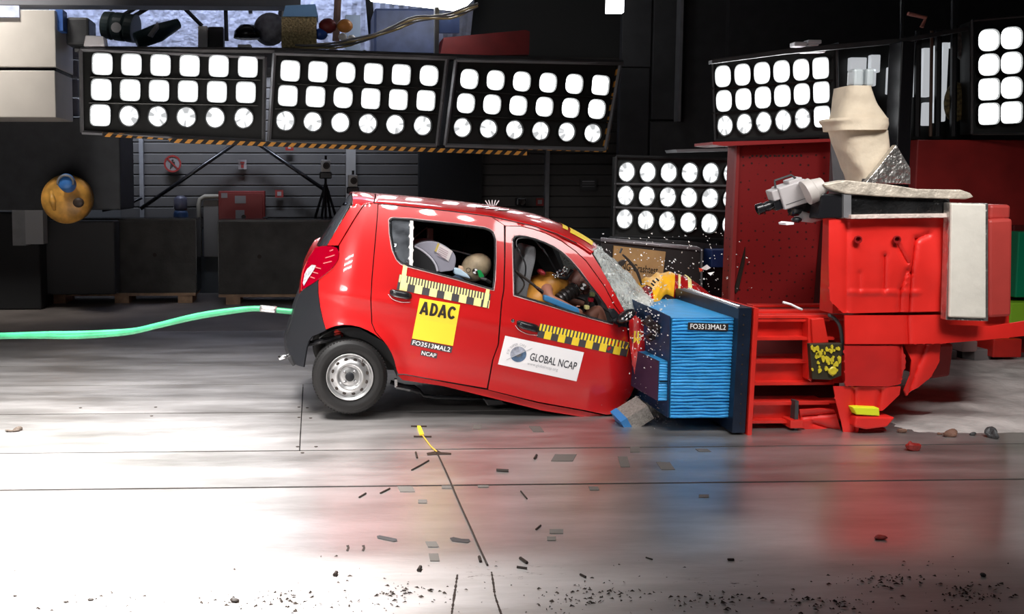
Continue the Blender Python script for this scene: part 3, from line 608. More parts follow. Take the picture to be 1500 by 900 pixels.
rm = MB().loft(cross(cr(RN, 40), cr(RC, 40)))
ro = rm.build('roof', red, car, smooth=True)
q = ro.modifiers.new('thick', 'SOLIDIFY'); q.thickness = .01
if sum(p.normal.z for p in ro.data.polygons) < 0: ro.data.flip_normals()
# spoiler / tailgate
tg = MB().loft(cross(cr([(517, 300), (530, 299.5), (546.5, 298)], 8), cr([(514.5, 281), (530, 281), (547.5, 283)], 8)))
region(tg, [(546.5, 298), (530, 299.5), (517, 300), (505, 320), (493, 340), (481, 360), (496, 360), (509, 338), (521, 318), (533, 300)], [], 4.5, S)
tg.build('tailgate', red, car, smooth=True, solid=.01)
skin('rear_window_glass', [(516, 301), (505, 320), (493, 340), (482, 359)], [(513.5, 284), (500, 303), (484, 326), (464, 358)], mat('dark_glass', (.015, .017, .018), .06, coat=1.), 12)
skin('tailgate_lower', [(481, 360.5), (463, 363), (452, 379), (442.5, 400), (441, 426)], [(464, 359), (455, 372), (448, 385), (441, 402), (438, 427)], red, 14)
skin('bumper_cover', [(441, 427), (433.5, 445), (428, 465), (421, 485), (419.5, 500), (425, 520), (432, 533)], [(437, 428), (429, 445), (424, 465), (417, 486), (416, 500), (421, 520), (428, 530)], black, 16)
# white reflections in the hatch glass come from the lamps; wiper strip on the glass edge
MB().tube([S(*p, .006) for p in [(512, 303), (501, 322), (490, 341), (479, 359)]], .004, 6).build('glass_seal', blackg, car)
# roof gutter, door seals
def rim(name, poly, r, m, off=.004, closed=True):
    pts = dens(poly, 5, closed); pts = pts+[pts[0]] if closed else pts+[poly[-1]]
    return MB().tube([S(*p, off) for p in pts], r, 6).build(name, m, car, smooth=True)
rim('roof_gutter', RN[:-1], .004, blackg, 0, False)
rim('window_seal', RWIN, .0075, blackg); rim('window_seal', FWIN, .0075, blackg)
rim('window_rim_highlight', [(p[0]-1.8*(p[0] < 600)+1.8*(p[0] > 720), p[1]-1.8*(p[1] < 350)+1.8*(p[1] > 380)) for p in RWIN], .0035, mat('light_edge', (.8, .55, .55), .25, .5), .003)  # pale line paints the highlight along the window rim
rim('window_rim_highlight', [(p[0]-1.8*(p[0] < 760)+1.2*(p[0] > 800), p[1]-1.6*(p[1] < 400)+1.8*(p[1] > 430)) for p in FWIN], .0035, MATS['light_edge'], .003)
# quarter light of the rear door: glass + bar
gl = region(MB(), [(573, 324), (577, 322.5), (600, 324), (600, 388), (589, 384), (583, 379), (578, 367), (574, 345)], [], 5, lambda x, y: S(x, y, -.008))
gl.build('quarter_glass', mat('quarter_glass_tinted', (.34, .37, .41), .08, .75, var=.7, vscale=11, coat=1.), car, smooth=True)
region(MB(), [(600.5, 324), (605, 324.5), (604, 390), (599.5, 388.5)], [], 4, lambda x, y: S(x, y, .004)).build('window_bar', mat('bar_white', (.72, .68, .66), .4), car, solid=.012)
# thin dark liner added behind the skins to stop light leaking through gaps
lin = region(MB(), [(545, 305), (600, 309), (660, 315), (718, 323), (780, 337), (812, 350), (840, 368), (866, 395), (893, 440), (912, 475), (915, 500), (920, 560), (900, 598), (856, 596), (789, 583), (700, 562), (590, 540), (584, 520), (571, 498), (558, 482), (540, 470), (480, 470), (470, 420), (490, 400), (505, 350), (530, 310)],
             [[(569, 320), (603, 318), (667, 325), (718, 331), (728, 345), (728, 428), (597, 393), (578, 384), (568, 345)], [(750, 344), (772, 343), (800, 352), (824, 366), (850, 392), (880, 432), (900, 466), (898, 478), (850, 465), (752, 436)]], 8, lambda x, y: S(x, y, -.03))
o = lin.build('gap_liner', dark, car)
mm = MB(); mm.v = [mir(v.co) for v in o.data.vertices]; mm.f = [tuple(p.vertices) for p in o.data.polygons]; mm.build('gap_liner', dark, car)
# far side windows glazed dark
for poly in (RWIN, FWIN):
    mm = region(MB(), poly, [], 9, S); mm.v = [mir(p) for p in mm.v]; mm.build('side_glass', mat('far_glass', (.004, .004, .005), .3), car)
# floor pan, firewall
pan = MB(); A = [(470, 470), (560, 520), (585, 545), (720, 576), (880, 606), (915, 600), (915, 585), (720, 560), (590, 528), (560, 500), (480, 455)]
pan.v = []; pts = [P(x, y, YN+.12) for x, y in A]; n = len(pts)
pan.add(pts+[Vector((p.x, 2*YC-YN-.12, p.z)) for p in pts], [tuple(range(n)), tuple(range(2*n-1, n-1, -1))]+[(i, n+i, n+(i+1) % n, (i+1) % n) for i in range(n)])
pan.build('floor_pan', dark, car)
MB().prism([(880, 470), (918, 470), (918, 600), (885, 600)], YN+.2, 2*YC-YN-.15).build('firewall', dark, car)
MB().prism([(858, 440), (880, 448), (912, 470), (905, 500), (868, 490)], YN+.75, 2*YC-YN-.15).build('dashboard', mat('dash_black', (.02, .02, .02), .7), car, bevel=.02)
# wheel
def wheel(px, py, yn, sgn=-1, r=None, name='wheel'):
    c = P(px, py, yn); r = r or 56.5/F*yn; ax = (0, sgn, 0)
    wd = .15
    prof = [(r*.62, -.02), (r*.66, -.005), (r*.70, -.004), (r*.74, .004), (r*.80, .003), (r*.86, .0), (r*.90, -.001), (r*.905, -.004), (r*.96, -.012), (r*.985, -.022), (r, -.035), (r, -.055), (r*.985, -.058), (r*.985, -.064), (r, -.067), (r, -.09), (r*.985, -.093), (r*.985, -.099), (r, -.10), (r*.99, -wd+.01), (r*.9, -wd), (r*.62, -wd+.01), (r*.6, -.08), (r*.62, -.02)]
    wh = MB().lathe(c, ax, prof, 64).build(name, rubber, car, smooth=True)
    tr = MB()
    for k in range(72):
        a = 2*math.pi*k/72; tr.box(c+Vector((math.cos(a)*r*.985, -sgn*.024 if sgn > 0 else .024, math.sin(a)*r*.985)), (.006, .02, .012), Matrix.Rotation(-a, 3, 'Y'))
    tr.build('tread_block', rubber, wh, kind='stuff')
    R = r*.625
    rp = [(R*1.0, -.03), (R*1.0, -.004), (R*.985, .0), (R*.955, -.002), (R*.94, -.012), (R*.90, -.016), (R*.885, -.028), (R*.86, -.034), (R*.80, -.03), (R*.66, -.018), (R*.60, -.010), (R*.54, -.008), (R*.50, -.012), (R*.46, -.026), (R*.40, -.030), (R*.36, -.026), (R*.18, -.024), (0, -.024)]
    MB().lathe(c, ax, rp, 64).build('rim', steel, wh, smooth=True)
    for k in range(12):
        a = 2*math.pi*(k+.4)/12; q = c+Vector((math.cos(a)*R*.75, sgn*-.022, math.sin(a)*R*.75))
        MB().ell(q, (.010, .004, .014), Matrix.Rotation(-a, 3, 'Y'), 10, 6).build('vent_hole', ink, wh)
    for k in range(4):
        a = math.pi/4+k*math.pi/2+.05; q = c+Vector((math.cos(a)*R*.3, 0, math.sin(a)*R*.3))
        MB().lathe(q, ax, [(.012, -.026), (.011, -.014), (.006, -.008), (0, -.008)], 8).build('lug_nut', chrome, wh)
    MB().lathe(c, ax, [(R*.19, -.026), (R*.19, -.008), (R*.15, -.004), (0, -.004)], 24).build('hub_cap', black, wh, smooth=True, angle=40)
    q = c+Vector((R*.55, sgn*-.01, R*.72)); MB().tube([q, q+Vector((-.012, sgn*.02, -.018))], .005, 6).build('valve', ink, wh)
    return wh
wheel(*WC, YN)
cw = P(*WC, YN)
def farpx(x, z, y):  # pixel of a world point, for wheel() reuse
    v = RM.transposed() @ (Vector((x, y, z))-Vector((0, 0, H))); return CX-F*v.x/v.z, CY+F*v.y/v.z
fy = 2*YC-YN
wheel(*farpx(cw.x, cw.z, fy), fy, 1, 56.5/F*YN)
wheel(*farpx(cw.x+2.2, cw.z-.02, fy), fy, 1, 56.5/F*YN)
# wheel well + suspension
ww = MB(); wc_ = P(512.5, 549, YN+.04); k_ = 71/F*YN
ww.loft([[wc_+Vector((math.cos(a)*rr_, yy, math.sin(a)*rr_)) for a in [math.radians(-4+i*134/24) for i in range(25)]] for rr_, yy in ((k_, 0), (k_, .26), (.01, .26))])
ww.build('wheel_well', dark, car)
MB().tube([cw+Vector((0, .1, 0)), Vector((cw.x, fy-.1, cw.z))], .035, 10).build('axle', greyd, car)
MB().tube([P(448, 505, 6.7), P(470, 500, 6.62), P(500, 494, 6.6)], .02, 8).build('bumper_bracket', blackg, car)
sp = [P(496+5.2*math.cos(a), 500-a*.62, 6.66+.035*math.sin(a)) for a in [i*.4 for i in range(80)]]
MB().tube(sp, .009, 6).build('coil_spring', mat('spring_red', (.55, .03, .02), .4), car, smooth=True)
MB().tube([P(430, 519, 6.95), P(420, 522, 6.9), P(408, 525, 6.88)], .016, 10).build('exhaust_tip', chrome, car, smooth=True)
MB().tube([P(x, y, 6.75) for x, y in [(572, 560), (592, 566), (606, 567), (613, 572), (620, 580), (640, 583), (680, 584), (722, 585)]], .016, 8).build('exhaust_pipe', blackg, car, smooth=True)
MB().pbox(578, 556, 582, 568, 6.6, 6.64).build('bracket', chrome, car)
MB().tube([P(580, 566, 6.62), P(600, 570, 6.62), P(612, 574, 6.66)], .022, 8).build('trailing_arm', blackg, car)
MB().prism([(706, 583), (735, 586), (745, 594), (715, 596)], 6.7, 6.9).build('jack_bracket', blackg, car, bevel=.01)
# handles, lock
def handle(a, b_, h):
    t = MB(); n = 12; rows = []
    for i in range(n+1):
        s = i/n; x = lerp(a[0], b_[0], s); y = lerp(a[1], b_[1], s); k = h*(1-abs(2*s-1)**6*.45)
        out = .034*(1-abs(2*s-1)**4)+.006
        rows.append([S(x, y-k, -.0), S(x, y-k*.9, out*.8), S(x, y-k*.3, out), S(x, y+k*.5, out), S(x, y+k*.95, out*.8), S(x, y+k, .0)])
    t.loft(rows).build('door_handle', blackg, car, smooth=True)
    MB().tube([S(*p, .004) for p in cr([(a[0]-2, a[1]+3), (a[0]+4, a[1]+h+4), ((a[0]+b_[0])/2, (a[1]+b_[1])/2+h+5.5), (b_[0]-2, b_[1]+h+3)], 12)], .003, 6).build('handle_recess', MATS['light_edge'], car, smooth=True)
handle((571, 428.5), (603, 434.5), 5.6); handle((757, 474), (790, 482.5), 6.0)
MB().lathe(S(751, 470, 0), (0, -1, 0), [(.013, 0), (.013, .006), (.008, .007), (.006, .004), (0, .004)], 14).build('door_lock', chrome, car)
# stickers
q = quadmap((615, 437), (674, 446.5), (663.5, 507), (603.5, 496))
put_rect(MB(), q, (0, 0, 1, 1), S, .0035, 6, 6).build('yellow_sticker', yel, car)
def stroke(mb_, q, ox, pts, wd, W=59., Hh=60.):      # bold condensed letters drawn as broad strokes (sticker units)
    pts = [(lerp(p[0], r_[0], i/k_), lerp(p[1], r_[1], i/k_)) for p, r_ in zip(pts, pts[1:]) for k_ in [max(1, int(math.dist(p, r_)/2.5))] for i in range(k_)]+[pts[-1]]
    for (a, b_) in zip(pts, pts[1:]):
        dx, dy = b_[0]-a[0], b_[1]-a[1]; L_ = math.hypot(dx, dy) or 1; nx, ny = -dy/L_*wd/2, dx/L_*wd/2; ex, ey = dx/L_*wd*.12, dy/L_*wd*.12
        c4 = [(a[0]-ex+nx, a[1]-ey+ny), (b_[0]+ex+nx, b_[1]+ey+ny), (b_[0]+ex-nx, b_[1]+ey-ny), (a[0]-ex-nx, a[1]-ey-ny)]
        mb_.add([S(*q((ox+x)/W, y/Hh), .0056) for x, y in c4], [(0, 1, 2, 3)])
def arc(cx, cy, rx, ry, a0, a1, n=14): return [(cx+rx*math.cos(math.radians(lerp(a0, a1, i/n))), cy+ry*math.sin(math.radians(lerp(a0, a1, i/n)))) for i in range(n+1)]
yb, yt = 37.5, 55.5
for ch, ox in (('A', 3.5), ('D', 18), ('A', 30), ('C', 43.5)):
    lm_ = MB(); y0_, y1_ = yb, yt
    if ch == 'A': stroke(lm_, q, ox, [(1.5, y0_), (5.9, y1_)], 3.7); stroke(lm_, q, ox, [(6.3, y1_), (10.7, y0_)], 3.7); stroke(lm_, q, ox, [(3.2, y0_+4.6), (9, y0_+4.6)], 3); stroke(lm_, q, ox, [(4.6, y1_-1.4), (7.6, y1_-1.4)], 3)
    elif ch == 'D': stroke(lm_, q, ox, [(1.8, y0_), (1.8, y1_)], 3.9); stroke(lm_, q, ox, [(1.8, y1_-1.6), (4.6, y1_-1.6)]+arc(4.6, (y0_+y1_)/2, 4.4, (y1_-y0_)/2-1.6, 90, -90)+[(1.8, y0_+1.6)], 3.6)
    else: stroke(lm_, q, ox, arc(6, (y0_+y1_)/2, 4.4, (y1_-y0_)/2-1.5, 40, 320, 20), 3.8)
    lm_.build('letter', ink, car, recalc=False)
q = quadmap((603, 497), (663, 508.5), (661, 517.5), (601, 505.5))
put_rect(MB(), q, (0, 0, 1, 1), S, .003, 6, 2).build('number_strip', dgv, car)
put_text(MB(), 'FO3513MAL2', q, (.04, .12, .96, .86), S, .005, .01).build('lettering', whitei, car)
q = quadmap((617, 513), (641, 518), (639.5, 525.5), (615.5, 520.5))
put_rect(MB(), q, (0, 0, 1, 1), S, .003, 4, 2).build('number_strip', dgv, car)
put_text(MB(), 'NCAP', q, (.06, .12, .94, .88), S, .005, .01).build('lettering', whitei, car)
q = quadmap((740, 492), (855.5, 516.5), (844.5, 559), (729.5, 534))
put_rect(MB(), q, (0, 0, 1, 1), S, .0035, 10, 5).build('white_sticker', whitev, car)
put_text(MB(), 'GLOBAL NCAP', q, (.365, .36, .955, .62), S, .0055, .012).build('lettering', mat('ink_soft', (.05, .05, .06), .6), car)
put_text(MB(), 'www.globalncap.org', q, (.35, .165, .74, .30), S, .0055).build('lettering', inkl, car)
# round emblem: two halves, streaks, curved words
def disc(mb_, cu, cv, r, a0, a1, off, n=20, ri=0.0):
    pts = []
    for i in range(n+1):
        a = lerp(a0, a1, i/n); pts.append((a, r))
    rows = [[S(*q(cu+math.cos(a)*rr/116, cv+math.sin(a)*rr/44), off) for a, _ in pts] for rr in (ri, r)]
    mb_.loft(rows); return mb_
ec = (.215, .475); th = math.radians(38)
disc(MB(), *ec, 11.6, th, th+math.pi, .0052).build('emblem_upper', mat('emblem_grey', (.45, .47, .56), .5, var=.5, vscale=30), car)
disc(MB(), *ec, 11.6, th-math.pi, th, .0052).build('emblem_lower', mat('emblem_blue', (.09, .15, .25), .5, var=.5, vscale=30), car)
disc(MB(), *ec, 4.2, th-math.pi, th, .0060).build('emblem_centre', inkg, car)
L_ = [(ec[0]+math.cos(th)*k/116, ec[1]+math.sin(th)*k/44) for k in (-19, 22)]
MB().tube([S(*q(*L_[0]), .007), S(*q(ec[0], ec[1]), .007), S(*q(*L_[1]), .007)], .0016, 5).build('emblem_line', inkl, car)
word = 'FOR SAFER CARS'
for i, ch in enumerate(word):
    if ch == ' ': continue
    a = math.radians(lerp(186, 62, i/(len(word)-1))); V, FF = text2d(ch)
    r0 = 15.0; cx, cy = r0*math.cos(a), r0*math.sin(a); tx, ty = math.sin(a), -math.cos(a); nx_, ny_ = math.cos(a), math.sin(a)
    m_ = MB(); m_.add([S(*q(ec[0]+(cx+tx*(u-.5)*2.3+nx_*(v-.5)*3.4)/116, ec[1]+(cy+ty*(u-.5)*2.3+ny_*(v-.5)*3.4)/44), .0055) for u, v in V], FF).build('letter', inkl, car)
def ruler(TL, TR, BR, BL, period, ticks, first, white_ends=False, sf=S):
    q = quadmap(TL, TR, BR, BL); W = math.dist(TL, TR); n = W/period
    r = MB(); put_rect(r, q, (0, 0, 1, 1), sf, .003, 12, 2); ro_ = r.build('ruler_tape', dgv, car)
    u = first
    while u < W:
        a, b_ = u/W, min(1, (u+period/2)/W); put_rect(MB(), q, (max(a, 0), 0, b_, .55), sf, .0045, 3, 1).build('yellow_square', yel if not white_ends else yelp, ro_); u += period
    m_ = MB(); st = period/ticks; u = st*.2
    while u+st*.5 < W:
        put_rect(m_, q, (u/W, .5, (u+st*.52)/W, .99), sf, .0045, 1, 1); u += st
    m_.build('tick_marks', yel if not white_ends else yelp, ro_, kind='stuff')
ruler((791, 474), (923, 502), (918, 523), (786, 494), 20.7, 4, 10.3)
ruler((585, 402), (719, 431), (716, 452), (581, 424), 22, 5, 4, True)
for a in [((591, 387), (597, 389), (592, 426), (585, 425)), ((713, 420), (718, 422), (713, 451), (707, 450))]:
    put_rect(MB(), quadmap(*a), (0, 0, 1, 1), S, .0055, 2, 6).build('tape_end', yelp, car)
# crushed front: fender piece, door mirror, hood, engine
FEND = [(921, 470), (930, 462), (938, 468), (944, 480), (951, 484), (957, 497), (953, 508), (945, 524), (937, 541), (933, 556), (930, 546), (925, 527), (922, 505)]
def SF(px, py, off=0.): return P(px, py, YN+.04+.016*math.sin(px*.28)+.012*math.sin(py*.12+px*.1)-off)
region(MB(), FEND, [], 3.5, SF).build('crushed_fender', red, car, smooth=True, solid=.008)
ruler((923, 484.5), (955, 486), (951, 505), (922.5, 503.5), 20, 4, 6, sf=lambda x, y, o=0: SF(x, y, o+.004))
MB().ell(P(891, 543, YN+.03), (.02, .02, .028), None, 12, 8).build('dent_plug', mat('dark_red', (.2, .0, .0), .3), car, smooth=True)
# black sail of the mirror, mirror body
region(MB(), [(889, 455), (897, 452), (905, 462), (914, 472), (917, 480), (908, 478), (899, 474)], [], 4, lambda x, y: S(x, y, .02)).build('mirror_sail', black, car, solid=.02)
mi = MB().ell(P(917, 463, YN-.06), (.075, .055, .038), Matrix.Rotation(math.radians(-32), 3, 'Y'), 18, 12).build('door_mirror', blackg, car, smooth=True)
for a in [(912, 467), (917, 463), (922, 459), (918, 468), (923, 464)]: MB().ell(P(*a, YN-.108), (.011, .01, .010), None, 10, 6).build('chrome_clip', chrome, mi, smooth=True)
# windshield
wn = cr([(866, 366), (878, 385), (891, 410), (903, 434), (914, 457)], 18); wc = cr([(867, 356), (884, 371), (905, 390), (928, 412), (944, 436)], 18)
rows = []
for i, (a, b_) in enumerate(zip(wn, wc)):
    A = P(*a, YN+.2-.09*i/18); B = P(*b_, YC-.02); row = []
    for k in range(25):
        s = -1+k/12; y = lerp(B.y, A.y if s < 0 else 2*YC-A.y, abs(s)); pz = noise.noise(Vector((k*.5, i*.5, 3)))*.02
        row.append(Vector((lerp(B.x, A.x, abs(s)**2.2)+pz, y, lerp(B.z, A.z, abs(s)**2.2)+pz)))
    rows.append(row)
def crack_mat():
    m = bpy.data.materials.new('shattered_glass'); m.use_nodes = True; nt = m.node_tree; L = nt.links.new; N = nt.nodes.new; b = nt.nodes['Principled BSDF']
    tc = N('ShaderNodeTexCoord'); v = N('ShaderNodeTexVoronoi'); v.feature = 'DISTANCE_TO_EDGE'; v.inputs['Scale'].default_value = 26; L(tc.outputs['Object'], v.inputs['Vector'])
    r = N('ShaderNodeMapRange'); r.inputs[1].default_value = 0; r.inputs[2].default_value = .06; r.inputs[3].default_value = .85; r.inputs[4].default_value = .0; L(v.outputs['Distance'], r.inputs[0])
    n = N('ShaderNodeTexNoise'); n.inputs['Scale'].default_value = 7; n.inputs['Detail'].default_value = 6; L(tc.outputs['Object'], n.inputs['Vector'])
    r2 = N('ShaderNodeMapRange'); r2.inputs[1].default_value = .3; r2.inputs[2].default_value = .62; r2.inputs[3].default_value = .12; r2.inputs[4].default_value = .75; L(n.outputs['Fac'], r2.inputs[0])
    mx = N('ShaderNodeMath'); mx.operation = 'MAXIMUM'; L(r.outputs[0], mx.inputs[0]); L(r2.outputs[0], mx.inputs[1]); L(mx.outputs[0], b.inputs['Alpha'])
    b.inputs['Base Color'].default_value = (.72, .76, .72, 1); b.inputs['Roughness'].default_value = .15
    bp = N('ShaderNodeBump'); bp.inputs['Strength'].default_value = .6; bp.inputs['Distance'].default_value = .02; L(v.outputs['Distance'], bp.inputs['Height']); L(bp.outputs[0], b.inputs['Normal']); return m
MB().loft(rows).build('windshield', crack_mat(), car, smooth=True, solid=.005)
# crumpled white airbag-like glass heap at the windshield foot
hp = MB(); hp.ell(P(934, 447, 6.85), (.085, .2, .10), Matrix.Rotation(math.radians(35), 3, 'Y'), 18, 12)
for i, v_ in enumerate(hp.v): hp.v[i] = v_+Vector((1, 1, 1))*noise.noise(v_*14)*.03
hp.build('glass_heap', mat('crushed_glass', (.58, .58, .54), .4, var=.3, vscale=25, bump=1., bscale=60), car, smooth=True)
# hood: a folded sheet
ridge = cr([(930, 452), (940, 440), (951, 425), (962, 412), (976, 404), (989, 401.5), (1000, 404), (1012, 409), (1026, 419), (1042, 432)], 60)
lown = cr([(926, 478), (941, 470), (955, 452), (967, 440), (976, 432), (987, 436), (999, 442), (1012, 444), (1026, 444), (1040, 446)], 60)
def hoodrows(i0, i1, off=0.):
    rows = []
    for i in range(i0, i1+1):
        t = i/60; yr = lerp(7.0, 7.35, min(1, t*1.6)); yl = lerp(6.6, 7.13, min(1, t*2.2))
        Pr = P(*ridge[i], yr); Pl = P(*lown[i], yl); row = []
        for k in range(9):
            s = k/8; p = Pl.lerp(Pr, s); bul = math.sin(s*math.pi)*.045
            nz = noise.noise(Vector((i*.22, k*.5, 0)))*.028
            row.append(p+Vector((-.3, -1, .45))*(bul+nz+off))
        for k in range(1, 8):
            s = k/7; row.append(Pr+Vector((.0, (fy-.12-yr)*s, -.16*s*s+noise.noise(Vector((i*.22, k*.6, 5)))*.04+off)))
        rows.append(row)
    return rows
MB().loft(hoodrows(0, 60)).build('hood', mat('hood_red', (.42, .01, .012), .25, coat=.8, var=.3, vscale=9), car, smooth=True, solid=.006)
for a, b_, m_ in ((15, 33, mat('orange_yellow_tape', (.95, .47, .02), .35)), (36, 38, yelp), (44, 47, yelp)):
    MB().loft([r[0:13] for r in hoodrows(a, b_, .006)]).build('yellow_tape', m_, car, smooth=True)
tx = MB()
for i, (x, y) in enumerate([(953, 422), (956, 417), (952, 428), (958, 413), (963, 410)]): tx.box(P(x, y, 6.78), (.028, .01, .012), Matrix.Rotation(math.radians(40), 3, 'Y'))
tx.build('tape_marks', ink, car)
en = MB().prism([(915, 480), (940, 470), (975, 455), (1040, 450), (1065, 470), (1068, 560), (1040, 600), (960, 605), (915, 600)], 7.16, fy-.16)
en.build('engine_bay', mat('engine_dark', (.025, .022, .022), .6, var=.5, vscale=12, bump=.8, bscale=12), car, bevel=.03)
cru = MB()
for k in range(46):
    px = random.uniform(922, 980); py = random.uniform(462, 580); 
    if px > 950 and py > 512: continue
    cru.box(P(px, py, random.uniform(6.62, 6.95) if px < 950 else random.uniform(6.2, 6.5)), (random.uniform(.03, .10), .06, random.uniform(.02, .08)), Matrix.Rotation(random.uniform(0, 3), 3, 'Y') @ Matrix.Rotation(random.uniform(-.5, .5), 3, 'X'))
cru.build('crushed_metal', mat('crushed_grey', (.05, .035, .035), .45, .5, var=.6, vscale=20), car, bevel=.004, kind='stuff')
cru = MB()
for k in range(10):
    px = random.uniform(926, 950); py = random.uniform(446, 478)
    cru.box(P(px, py, random.uniform(6.5, 6.75)), (random.uniform(.03, .08), .04, random.uniform(.015, .04)), Matrix.Rotation(random.uniform(0, 3), 3, 'Y'))
cru.build('crushed_hood_edge', mat('brown_metal', (.20, .06, .06), .3, .4), car, bevel=.004, kind='stuff')
# flag-shaped sheet at the roof front (yellow target) and roof marks
def roofp(px, py, off=.004):
    # march the photo ray on to the roof loft: find nearest depth by scanning rows
    best = None
    for r_ in ROOFROWS:
        for p in r_[:len(r_)//2+2]:
            a = farpx(p.x, p.z, p.y); d = (a[0]-px)**2+(a[1]-py)**2
            if best is None or d < best[0]: best = (d, p)
    return best[1]+Vector((0, -.2, 1)).normalized()*off
ROOFROWS = cross(cr(RN, 60), cr(RC, 60), ns=16)
def rooftape(i0, i1, k0, k1, m_, name):
    MB().loft([[p+Vector((0, -.1, 1))*.006 for p in r_[k0:k1+1]] for r_ in ROOFROWS[i0:i1+1]]).build(name, m_, car, smooth=True)
rooftape(44, 46, 5, 15, yel, 'roof_tape'); rooftape(47, 57, 4, 15, yel, 'roof_tape')
rc = ROOFROWS[25]
rf = MB()
for k in range(5): rf.box(rc[12]+Vector((k*.02-.04, 0, .02)), (.006, .01, .045), Matrix.Rotation(.3*(k-2), 3, 'Y'))
rf.build('roof_bracket', whitev, car)
rf = MB()
for i in (23, 25, 27):
    rf.box(ROOFROWS[i][5]+Vector((0, 0, .008)), (.10, .03, .012))
rf.build('roof_fitting', chrome, car, bevel=.003)
# ---------------------------------------------------------------- inside the car
seatm = mat('seat_grey', (.19, .19, .20), .75, bump=.2, bscale=60)
st = MB(); pr = cr([(764, 450), (757, 432), (757, 412), (764, 388), (773, 366), (779, 361), (785, 364), (785, 380), (779, 405), (774, 425), (770, 450)], 30)
st.prism(pr, 6.68, 7.08); st.build('seat_backrest', seatm, car, bevel=.02)
MB().prism([(760, 446), (830, 462), (842, 480), (835, 500), (760, 490)], 6.68, 7.1).build('seat_cushion', seatm, car, bevel=.03)
MB().prism([(570, 420), (690, 430), (700, 460), (640, 480), (570, 470)], 6.66, fy-.2).build('rear_bench', seatm, car, bevel=.03)
MB().tube([P(*p, 6.57) for p in cr([(757, 400), (768, 415), (762, 428), (756, 432)], 10)], .006).build('belt', ink, car)
MB().tube([P(*p, 6.56) for p in [(755, 397), (768, 407), (782, 418), (795, 430)]], .011, 6).build('belt', ink, car)
MB().tube([P(*p, 6.55) for p in [(786, 421), (795, 428)]], .012, 6).build('belt_buckle', chrome, car)
MB().tube([P(*p, 6.6) for p in cr([(761, 368), (756, 358), (759, 350), (772, 348.5), (785, 351)], 14)], .004).build('cable_loop', grey, car)
MB().tube([P(*p, 6.6) for p in cr([(757, 362), (762, 372), (769, 385), (770, 397), (768, 408)], 12)], .006).build('cable', blackg, car)
MB().prism([(797, 433.5), (801, 433), (848, 452), (850, 460), (840, 458), (797, 441)], 6.50, 6.55).build('blue_padding', mat('pad_blue', (.04, .2, .42), .5), car, bevel=.008)
MB().pbox(626, 335, 634.5, 354, 7.3, 7.36).build('grab_bar', mat('pale_bar', (.5, .47, .42), .5), car)
MB().tube([P(605, 350, 7.2), P(616, 341, 7.25), P(626, 333, 7.3)], .005).build('cable', grey, car)
MB().tube([P(660, 366, 7.2), P(695, 375, 7.2), P(718, 380, 7.2)], .006).build('seat_bar', grey, car)
def skinfig(verts, edges, radii, name, m, parent, sub=2):
    me = bpy.data.meshes.new(name); me.from_pydata([tuple(v) for v in verts], edges, []); me.materials.append(m)
    o = bpy.data.objects.new(name, me); COL.objects.link(o); s = o.modifiers.new('skin', 'SKIN'); s.use_smooth_shade = True
    for i, r in enumerate(radii): me.skin_vertices[0].data[i].radius = (r, r) if not isinstance(r, tuple) else r
    me.skin_vertices[0].data[0].use_root = True
    q = o.modifiers.new('sub', 'SUBSURF'); q.levels = sub; q.render_levels = sub
    o.parent = parent
    if parent: o.location = -parent.location
    return o
dskin = mat('dummy_skin', (.36, .15, .10), .5); 
c = P(780, 470, 6.86)
dr = thing('crash_test_dummy', 'adult crash test dummy doubled forward behind the front door window', 'dummy', c)
V = [P(778, 476, 6.86), P(786, 450, 6.86), P(797, 428, 6.86), P(812, 418, 6.86), P(830, 416, 6.86), P(842, 408, 6.86),   # pelvis..head base
     P(800, 426, 6.70), P(806, 438, 6.63), P(824, 446, 6.6), P(836, 452, 6.6), P(845, 455, 6.6),                 # near arm
     P(800, 426, 7.04), P(825, 440, 7.1), P(858, 446, 7.08),                                                      # far arm
     P(800, 484, 6.74), P(860, 470, 6.7), P(878, 452, 6.68), P(884, 500, 6.68), P(905, 560, 6.7),                 # near leg
     P(800, 484, 6.98), P(870, 462, 7.0), P(890, 520, 7.0)]
E = [(0, 1), (1, 2), (2, 3), (3, 4), (4, 5), (2, 6), (6, 7), (7, 8), (8, 9), (9, 10), (2, 11), (11, 12), (12, 13), (0, 14), (14, 15), (15, 16), (16, 17), (17, 18), (0, 19), (19, 20), (20, 21)]
Rr = [.12, .115, .11, .085, .055, .05, .045, .034, .03, .026, .024, .045, .035, .025, .085, .07, .055, .045, .035, .085, .065, .045]
skinfig(V, E, Rr, 'body', dskin, dr)
fing = MB()
for k in range(4):
    a = P(845, 453+k*1.6, 6.6); fing.tube([a, a+Vector((.022, 0, -.004)), a+Vector((.038, .004, -.016)), a+Vector((.042, .006, -.032))], [.006, .0058, .005, .004], 6)
a = P(843, 451, 6.58); fing.tube([a, a+Vector((.012, -.01, .012)), a+Vector((.028, -.012, .010))], [.007, .0065, .005], 6)
fing.build('fingers', dskin, dr, smooth=True)
